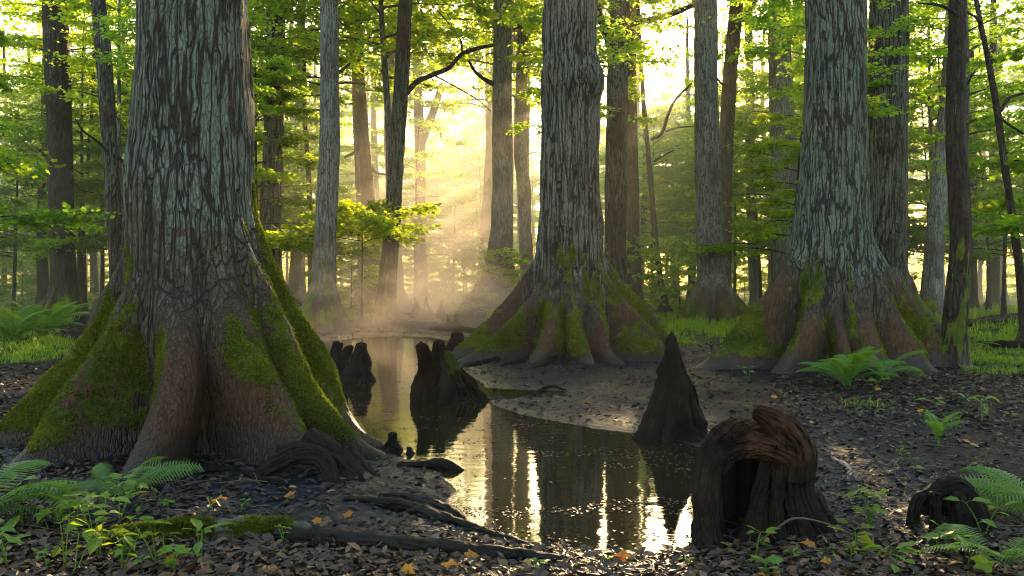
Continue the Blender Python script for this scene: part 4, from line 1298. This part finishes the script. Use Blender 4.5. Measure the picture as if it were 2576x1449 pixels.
ground_log('fallen_log', 'sunken dark log lying across the misty head of the pool', 'log', [(985, 818, 16), (1060, 826, 20), (1130, 832, 20), (1215, 838, 10)], 'wood_black', 59, 12, .25)
ground_log('fallen_log', 'thin fallen limb on the ground behind the trio of far knees', 'log', [(1010, 790, 8), (1080, 796, 10), (1200, 800, 6)], 'wood_black', 60, 8, .25)
ground_log('twig', 'pale crooked root lying on the mud right of the hollow stump', 'root', [(2092, 1140, 8), (2100, 1158, 10), (2128, 1174, 12), (2138, 1190, 13), (2132, 1212, 7)], 'wood_pale', 61, 10, .2)
ground_log('stick', 'thin dark stick on the mud bank below the burled tree', 'stick', [(1210, 985, 5), (1300, 992, 7), (1380, 990, 8), (1425, 982, 4)], 'wood_black', 62, 8, .2)
ground_log('stick', 'forked black stick lying at the water between two knees', 'stick', [(955, 1022, 3), (985, 1026, 5), (1010, 1012, 4), (1025, 1004, 2)], 'wood_black', 63, 8, .2)
ground_log('stick', 'black stick lying by the foot of the nearest tree', 'stick', [(512, 1185, 14), (590, 1192, 18), (665, 1212, 18), (722, 1226, 12)], 'wood_black', 64, 12, .15)
ground_log('twig', 'long bare twig arching in front of the hollow stump', 'twig', [(1880, 1385, 4), (1940, 1340, 5, 4.15), (1995, 1305, 5, 4.2), (2060, 1312, 5, 4.25), (2120, 1335, 4, 4.3), (2160, 1352, 2)], 'twig', 65, 6, .1)

for nm, rows in (('a', [(1310, 872, 30), (1250, 884, 24), (1190, 902, 18), (1140, 912, 8)]), ('b', [(1320, 890, 26), (1260, 905, 18), (1200, 918, 13), (1158, 926, 6)]), ('c', [(1290, 858, 34), (1220, 866, 30), (1165, 878, 24), (1128, 892, 12)]),
                 ('d', [(1345, 905, 24), (1300, 915, 16), (1262, 922, 8)]), ('e', [(1395, 905, 20), (1370, 918, 14), (1345, 926, 6)])):
    c = np.array(chain(rows, oB))
    ropes('root', [c], M['wood_knee'], tB, ord(nm), .14, -1, ns=16, n=44)
# burrow roots at the right foot of the nearest tree
for q, c in enumerate([
    [(560, 1195, 12, 5.72), (640, 1196, 24, 5.66), (690, 1172, 34, 5.64), (745, 1146, 40, 5.62), (800, 1152, 38, 5.6), (830, 1190, 34, 5.56), (838, 1235, 30, 5.5), (834, 1270, 24, 5.48)],
    [(780, 1100, 50, 5.95), (845, 1150, 54, 5.8), (900, 1200, 50, 5.7), (950, 1246, 26, 5.62), (985, 1275, 10, 5.58)],
    [(700, 1140, 36, 5.85), (780, 1136, 44, 5.85), (860, 1186, 44, 5.75), (892, 1235, 40, 5.6), (905, 1275, 26, 5.56)],
    [(690, 1160, 24, 5.62), (748, 1130, 24, 5.6), (806, 1138, 22, 5.58), (838, 1180, 18, 5.54), (850, 1240, 16, 5.48)],
    [(880, 1150, 40, 5.9), (935, 1200, 30, 5.85), (990, 1240, 12, 5.8)]]):
    ropes('root', [chain(c, oA)], M['wood_root'], tA, 141 + q, .2, -1, ns=34, n=70, k=3.0)


# ------------------------------------------------------------------ ground cover
def scatter(n, seed, r0, r1, amin=-42, amax=42, pw=1.0):
    g = np.random.default_rng(seed)
    a = g.uniform(R(amin), R(amax), n)
    d = r0 * (r1 / r0) ** (g.uniform(0, 1, n) ** pw)
    return g, d * np.sin(a), d * np.cos(a)


def build_litter():
    g, x, y = scatter(230000, 5, 3.6, 34)
    sd = pool_sd(x, y)
    px, py = CX + F * x / y, HY + F * HC / y
    dens = np.maximum.reduce([sstep(1335, 1400, py) * 1.0, .30 + 0 * x, sstep(1750, 2100, px) * sstep(940, 965, py) * sstep(1180, 1020, py) * .62, sstep(1750, 2400, px) * .30 * sstep(940, 960, py),
                              sstep(900, 500, px) * .55, sstep(11, 16, y) * .4, .17 + 0 * x])
    nn = fbm(np.stack([x * 1.4, y * 1.4, 0 * x], 1), 3, 13)
    dens = np.clip(dens + .35 * nn, .03, 1)
    keep = (sd > .04) & (g.uniform(0, 1, len(x)) < dens * .66)
    x, y = x[keep], y[keep]
    z = height(x, y) + g.uniform(.002, .018, len(x))
    n = len(x)
    P = np.stack([x, y, z], 1)
    N = np.stack([g.normal(0, .33, n), g.normal(0, .33, n), np.ones(n)], 1)
    H = np.stack([g.normal(0, 1, n), g.normal(0, 1, n), g.normal(0, .12, n)], 1)
    tone = np.clip(g.beta(1.7, 2.2, n) * 1.05, 0, 1)
    tone = tone * (.4 + .6 * np.clip(dens[keep] * 1.25 - .2, 0, 1))
    tone[g.uniform(0, 1, n) < .010] = 1
    mb = MB()
    sz = g.uniform(.028, .095, n) * g.uniform(.7, 1.15, n) * np.clip(.75 + y / 30, .75, 1.5)
    leaves(mb, P, N, H, sz, 'leaf', tone)
    tag(mb.obj('leaf_litter', M['litter'], None, False), 'brown and grey dead leaves strewn over the mud', 'leaf litter', kind='stuff')
    # floating scraps
    g, x, y = scatter(60000, 6, 3.8, 22, -18, 22)
    nn = fbm(np.stack([x * 1.1, y * 4.5, 0 * x], 1), 4, 23)
    sd = pool_sd(x, y)
    keep = (sd < -.03) & (g.uniform(0, 1, len(x)) < sstep(.10, .40, nn) * .42 + .004 + .5 * np.exp(sd / .10))
    x, y = x[keep], y[keep]
    n = len(x)
    mb = MB()
    leaves(mb, np.stack([x, y, np.full(n, .004)], 1), np.stack([g.normal(0, .04, n), g.normal(0, .04, n), np.ones(n)], 1), np.stack([g.normal(0, 1, n), g.normal(0, 1, n), 0 * x], 1), g.uniform(.008, .038, n), 'kite', np.clip(g.beta(2, 2, n), 0, 1))
    tag(mb.obj('floating_litter', M['litter'], None, False), 'tiny leaf scraps floating in streaks on the dark pool', 'floating leaves', kind='stuff')


build_litter()


def build_grass():
    g, x, y = scatter(420000, 8, 8, 60, -42, 44, .9)
    dz = grass_zone(x, y)
    cl = fbm(np.stack([x * 1.9, y * 1.9, 0 * x], 1), 3, 91)
    keep = (g.uniform(0, 1, len(x)) < sstep(.25, .9, dz) * .85 * sstep(-.28, .30, cl)) & (pool_sd(x, y) > .25)
    x, y = x[keep], y[keep]
    n = len(x)
    h = g.uniform(.03, .15, n) * (1 + .9 * cl[keep]) * np.clip(y / 16, .8, 2.2)
    w = .006 * np.clip(y / 9, 1, 4)
    a = g.uniform(0, 6.28, n)
    b = np.stack([x, y, height(x, y) - .01], 1)
    s = np.stack([np.cos(a), np.sin(a), 0 * a], 1) * w[:, None]
    ln = np.stack([np.cos(a + 1.2), np.sin(a + 1.2), 0 * a], 1) * (h * g.uniform(.2, .9, n))[:, None]
    up = np.stack([0 * a, 0 * a, h], 1)
    V = np.stack([b - s, b + s, b + s * .7 + ln * .4 + up * .65, b + ln + up, b - s * .7 + ln * .4 + up * .65], 1).reshape(-1, 3)
    i = np.arange(n)[:, None] * 5
    mb = MB()
    mb.add(V, np.hstack([i, i + 1, i + 2, i + 4]), np.hstack([i + 4, i + 2, i + 3]), tone=np.repeat(g.uniform(0, 1, n), 5))
    tag(mb.obj('grass', M['grass'], None, False), 'low bright green grass and ground cover between the trees', 'grass', kind='stuff')


build_grass()


def frond_mesh(seed, L=1.0):
    g = np.random.default_rng(seed)
    n = 25
    s = np.linspace(0, 1, n)
    ax = np.stack([L * (s * .92), .06 * L * np.sin(s * 2 + seed), L * (.62 * s - .62 * s ** 2.1)], 1)
    mb = MB()
    mb.add(*tube(ax, np.linspace(.0065, .0015, n) * L / .8, 5), tone=.5)
    T, N, B = frames(ax)
    for k in range(4, n):
        wd = L * .21 * math.sin(math.pi * min(1, (.16 + .84 * (1 - s[k])) ** .9)) * (1 - .15 * s[k]) + .01
        for sd in (-1, 1):
            lat = np.cross(T[k], [0, 0, 1]) * sd
            lat /= np.linalg.norm(lat)
            dr = lat * .95 + T[k] * .38 + np.array([0, 0, -.10])
            dr /= np.linalg.norm(dr)
            m = 13
            u = np.linspace(0, 1, m)
            ax2 = ax[k][None] + dr[None] * (wd * u)[:, None] + np.array([0, 0, -.14 * wd])[None] * (u ** 2)[:, None]
            side = np.cross(dr, [0, 0, 1])
            hw = .0165 * L * (1 - u ** 1.6) * np.where(np.arange(m) % 2, 1.0, .55) * min(1, wd / (.08 * L)) + .0004
            tilt = np.array([0, 0, g.uniform(-.25, .25)])
            V = np.concatenate([ax2 + (side + tilt)[None] * hw[:, None], ax2 - np.array([0, 0, .003 * L]), ax2 - (side + tilt)[None] * hw[:, None]])
            i = np.arange(m - 1)[:, None]
            mb.add(V, np.hstack([i, i + m, i + m + 1, i + 1]), np.hstack([i + m, i + 2 * m, i + 2 * m + 1, i + m + 1]), tone=np.clip(.35 + .35 * np.tile(u, 3) + g.normal(0, .1), 0, 1))
    return mb.mesh('frond', M['fern'], False)


FR = [frond_mesh(q) for q in range(3)]


def fern(label, px, py, L, n, seed, az=None, lift=(.1, .75), group=None, name='fern', roll=None):
    r = random.Random(seed)
    o = gp(px, py)
    t = thing(name, label, 'fern', o, group)
    for q in range(n):
        f = link('frond', FR[q % 3], t)
        a = (q / n * 6.283 + r.uniform(-.4, .4)) if az is None else R(az[q % len(az)]) + r.uniform(-.1, .1)
        s = L * r.uniform(.7, 1.1)
        f.rotation_euler = (r.uniform(-.25, .25) if roll is None else roll[q % len(roll)], -r.uniform(*lift), a)
        f.scale = (s, s, s)
    return t


fern('lush arching fern in front of the lichen-blotched great tree', 2130, 972, .80, 18, 1, lift=(.25, 1.1))
fern('smaller fern tucked left beside the lush one at the great tree foot', 2225, 955, .7, 10, 2)
fern('thin pale fern behind the moss-footed slender trunk', 2290, 850, .9, 8, 3)
fern('big bright fern clump at the far left edge', 30, 858, 1.35, 18, 4, lift=(.2, .9))
fern('bright fern right of the clump at the far left', 105, 850, 1.25, 16, 5, lift=(.2, .9))
fern('distant bright fern in front of the dark brown trunk', 140, 822, 1.3, 12, 6)
fern('foreground fern with ladder fronds before the nearest tree roots', 318, 1255, .50, 6, 7, az=[150, 12, 100, 175, 40, -25], lift=(.25, .75), roll=[-.7, .75, 0, -.5, .4, .5])
fern('fern leaning in from the right foreground corner', 2650, 1310, .58, 9, 8, az=[150, 165, 180, 195, 130, 210, 110], lift=(.2, .65), roll=[-.6, -.7, -.5, -.4, -.3, 0, 0])
fern('low fern at the bottom right corner', 2520, 1430, .45, 7, 9, lift=(.1, .5))
fern('lone upright fern on the leafy bank at right', 2360, 1110, .36, 6, 10, lift=(.5, 1.2))
fern('fern at the bottom left corner', -60, 1330, .6, 8, 11, az=[10, 30, -10, 60, 80], lift=(.2, .6))
fern('small fern in the grass far right', 2450, 880, .6, 8, 12)


def herb(label, px, py, h, nl, ls, seed, name='seedling', cat='plant', group=None, mat='herb', tmpl='leaf', lean=.12):
    g = np.random.default_rng(seed)
    ls *= .78
    o = gp(px, py)
    t = thing(name, label, cat, o, group)
    sb, lb = MB(), MB()
    ns = 1 if nl < 5 else 2 + (nl > 9)
    P, N, H, S = [], [], [], []
    for q in range(ns):
        top = np.array([g.normal(0, lean) * h * 2, g.normal(0, lean) * h * 2, h * g.uniform(.75, 1.05)])
        ax = spline([[0, 0, -.02], top * .5 + [0, 0, .06 * h], top], 10)
        sb.add(*tube(ax, np.linspace(.0035, .0016, 10) * (1 + h), 5), moss=.3, mud=0, tone=.3)
        for k in range(max(2, nl // ns)):
            u = g.uniform(.35, 1.0) if k > 1 else 1.0
            c = ax[int(u * 9)]
            a = k * 2.4 + g.uniform(-.4, .4)
            dr = np.array([math.cos(a), math.sin(a), g.uniform(.05, .6)])
            e = c + dr * ls * .35
            sb.add(*tube(np.array([c, (c + e) / 2 + [0, 0, .005], e]), np.array([.0018, .0014, .001]), 4), moss=.3, mud=0, tone=.3)
            P.append(e); H.append(dr + [0, 0, -.2]); N.append([g.normal(0, .3), g.normal(0, .3), 1]); S.append(ls * g.uniform(.75, 1.25))
    leaves(lb, np.array(P), np.array(N), np.array(H), np.array(S), tmpl, g.uniform(.1, .9, len(P)))
    sb.obj('stem', M['herb'], t)
    lb.obj('foliage', M[mat], t, False)
    return t


HERBS = [('broad-leaved plant with upright blades at the left edge of the foreground', 60, 1330, .26, 8, .16, 'leaf'),
         ('tall leafy plant with pale broad leaves in the left foreground', 250, 1400, .30, 12, .13, 'leaf'),
         ('toothed-leaf plant in front of the mossy log', 190, 1360, .22, 10, .11, 'maple'),
         ('yellow-green plant with one upright leaf beside the mossy log', 505, 1420, .16, 6, .12, 'leaf'),
         ('low yellow-leaved plant at the bottom edge left of centre', 440, 1440, .10, 9, .09, 'maple'),
         ('leafy plant in the bottom left corner', 20, 1425, .16, 9, .10, 'leaf'),
         ('bushy plant at the foot of the foreground ladder fern', 300, 1310, .20, 12, .09, 'maple'),
         ('sprig with paired green leaves right of the hollow stump', 2180, 1325, .10, 5, .10, 'leaf'),
         ('seedling with a rosette of bright leaves at the bottom, below the hollow stump', 1900, 1405, .13, 7, .10, 'leaf'),
         ('low plant with cut leaves at the bottom edge below the hollow stump', 1930, 1446, .07, 8, .10, 'maple'),
         ('plant with one large heart-shaped leaf at the bottom right', 2430, 1430, .13, 4, .14, 'maple'),
         ('leafy stem beside the lone upright fern on the bank', 2400, 1085, .34, 9, .12, 'leaf'),
         ('pale spreading sprig at right above the foreground ferns', 2470, 1060, .25, 8, .14, 'leaf'),
         ('small yellow-green sprig at the left foot of the lichen-blotched great tree', 1885, 955, .22, 6, .10, 'maple'),
         ('little plant by the lush fern with two round leaves', 2200, 985, .16, 5, .16, 'maple'),
         ('grassy tuft on the black log', 715, 1372, .10, 8, .05, 'kite')]
for q, (lab, px, py, h, nl, ls, tm) in enumerate(HERBS):
    herb(lab, px, py, h, nl, ls, 900 + q, 'leafy_plant', tmpl=tm)
g = np.random.default_rng(654)
for q in range(19):
    lf = q < 13
    px, py = (g.uniform(-20, 620), g.uniform(1270, 1446)) if lf else (g.uniform(2150, 2580), g.uniform(1290, 1446))
    if lf and px > 290 and py < 1390:
        px *= .42
    herb('small leafy green plant in the tangle of the left foreground' if lf else 'small leafy green plant among the dead leaves of the right foreground', px, py, g.uniform(.08, .24), int(g.integers(5, 11)), g.uniform(.06, .13), 2000 + q, 'leafy_plant',
         group='small plants of the left foreground' if lf else 'small plants of the right foreground', tmpl=('leaf', 'maple', 'leaf', 'kite')[q % 4], mat='herb' if q % 3 else 'leaf_bright')
g = np.random.default_rng(321)
n = 0
while n < 60:
    px, py = g.uniform(1250, 2560), g.uniform(925, 1440)
    if n % 3 == 0:
        px, py = g.uniform(20, 640), g.uniform(1260, 1445)
    q = gp(px, py)
    if pool_sd([q[0]], [q[1]])[0] < .12 or (1740 < px < 2120 and 1040 < py < 1390):
        continue
    herb('tiny green seedling sprouting from the dark leafy mud', px, py, g.uniform(.03, .09), 4, g.uniform(.03, .06), 1000 + n, group='tiny seedlings on the mud', tmpl='maple' if n % 2 else 'leaf')
    n += 1
for q, (px, py) in enumerate([(570, 1268), (790, 1314), (885, 1302), (1090, 1410), (1172, 1412), (1150, 1438), (722, 1250), (2052, 1385), (2094, 1425), (2310, 1040), (2440, 1120), (1560, 1425), (410, 1420), (700, 1440), (2210, 985), (1940, 1000), (330, 1385), (1010, 1440)]):
    mb = MB()
    h = rnd.uniform(0, 6.28)
    leaves(mb, np.array([[0, 0, .018]]), np.array([[rnd.uniform(-.5, .5), -.5, 1.0]]), np.array([[math.cos(h), math.sin(h), .2]]), np.array([rnd.uniform(.065, .10)]), 'maple', np.array([rnd.random()]))
    ob = mb.obj('fallen_leaf', M['orange'], None, False)
    ob.location = gp(px, py)
    tag(ob, 'curled orange leaf fallen on the dark ground', 'leaf', 'orange fallen leaves')

# ------------------------------------------------------------------ air
def box_volume(name, lo, hi, mat, label, cat):
    V = np.array([[x, y, z] for x in (lo[0], hi[0]) for y in (lo[1], hi[1]) for z in (lo[2], hi[2])], float)
    mb = MB()
    mb.add(V, np.array([[0, 1, 3, 2], [4, 6, 7, 5], [0, 4, 5, 1], [2, 3, 7, 6], [0, 2, 6, 4], [1, 5, 7, 3]]))
    return tag(mb.obj(name, mat, None, False), label, cat, kind='stuff')


def vol_material(name, dens, color, aniso):
    m, t, p = material(name)
    t.nodes.remove(p)
    v = nd(t, 'VolumePrincipled', {'Color': (*color, 1), 'Density': dens, 'Anisotropy': aniso})
    t.links.new(v.outputs[0], t.nodes['Material Output'].inputs['Volume'])
    return m, t, v


m, t, v = vol_material('morning_haze', .0004, (.97, .94, .88), .5)
box_volume('haze', (-230, -230, -1.4), (230, 230, 40), m, 'thin golden morning haze among the trees', 'haze')

def ellipsoid(name, c, r, mat, label):
    mb = MB()
    th, ph = np.meshgrid(np.linspace(0, 2 * np.pi, 33)[:-1], np.linspace(.01, np.pi - .01, 15))
    V = np.stack([(np.sin(ph) * np.cos(th)).ravel(), (np.sin(ph) * np.sin(th)).ravel(), np.cos(ph).ravel()], 1)
    i = np.arange(14)[:, None] * 32
    j = np.arange(32)[None, :]
    k = (j + 1) % 32
    mb.add(V, np.stack([i + j, i + 32 + j, i + 32 + k, i + k], -1).reshape(-1, 4), np.array([np.arange(32)]), np.array([np.arange(14 * 32, 15 * 32)[::-1]]))
    ob = mb.obj(name, mat)
    ob.location, ob.scale = c, r
    return tag(ob, label, 'mist', kind='stuff')


m, t, v = vol_material('woodland_mist', .0085, (.97, .95, .88), .30)
ellipsoid('mist', (0, 72, 3), (75, 46, 15), m, 'broad pale mist filling the far woods beyond the near trunks')
m, t, v = vol_material('pool_mist', 0, (1.0, .84, .76), .4)
co = nd(t, 'TexCoord').outputs['Object']
ln = nd(t, 'VectorMath', {0: co}, operation='LENGTH').outputs['Value']
fall = rmp(t, ln, .15, 1.0, 1.0, 0.0)
nn = rmp(t, noi(t, mapg(t, co, (1.0, 1.6, 1.0)), 2.4, 3, .6), .36, .68)
t.links.new(mth(t, 'MULTIPLY', mth(t, 'MULTIPLY', fall, nn), .11), v.inputs['Density'])
for nm, c, r in (('long low bank of mist lying over the head of the pool', (-2.6, 23, .7), (5.0, 9.5, 2.3)), ('tall drift of mist glowing between the trunks beyond the pool', (-3.5, 36, 2.6), (6.0, 8.0, 6.5)),
                 ('small bright puff of mist beside the left roots of the burled tree', (-.7, 24, .9), (1.5, 3.0, 1.8))):
    ellipsoid('mist', c, r, m, nm)

# loose dry twigs and stems on the forest floor
g = np.random.default_rng(55)
mb = MB()
n = 0
while n < 420:
    px, py = g.uniform(-100, 2700), g.uniform(930, 1446)
    if n % 2: px, py = (g.uniform(-50, 700), g.uniform(1180, 1446)) if n % 4 == 1 else (g.uniform(1800, 2650), g.uniform(1150, 1446))
    d = HC * F / (py - HY)
    x = (px - CX) / F * d
    if pool_sd([x], [d])[0] < .05:
        continue
    h = float(height([x], [d])[0])
    l, a = g.uniform(.08, .38), g.uniform(0, 6.28)
    P = np.array([[x, d, h + .004], [x + .5 * l * math.cos(a), d + .5 * l * math.sin(a), h + g.uniform(.008, .05)], [x + l * math.cos(a + g.normal(0, .3)), d + l * math.sin(a + g.normal(0, .3)), h + g.uniform(.0, .06)]])
    S = spline(P, 9)
    mb.add(*tube(S, np.linspace(.0038, .0012, 9) * g.uniform(.6, 1.5), 5, cap=False), grain=g.uniform(.2, .9), moss=0, mud=0)
    n += 1
tag(mb.obj('twigs', M['twig']), 'thin dry twigs and dead stems scattered over the forest floor', 'twigs', kind='stuff')
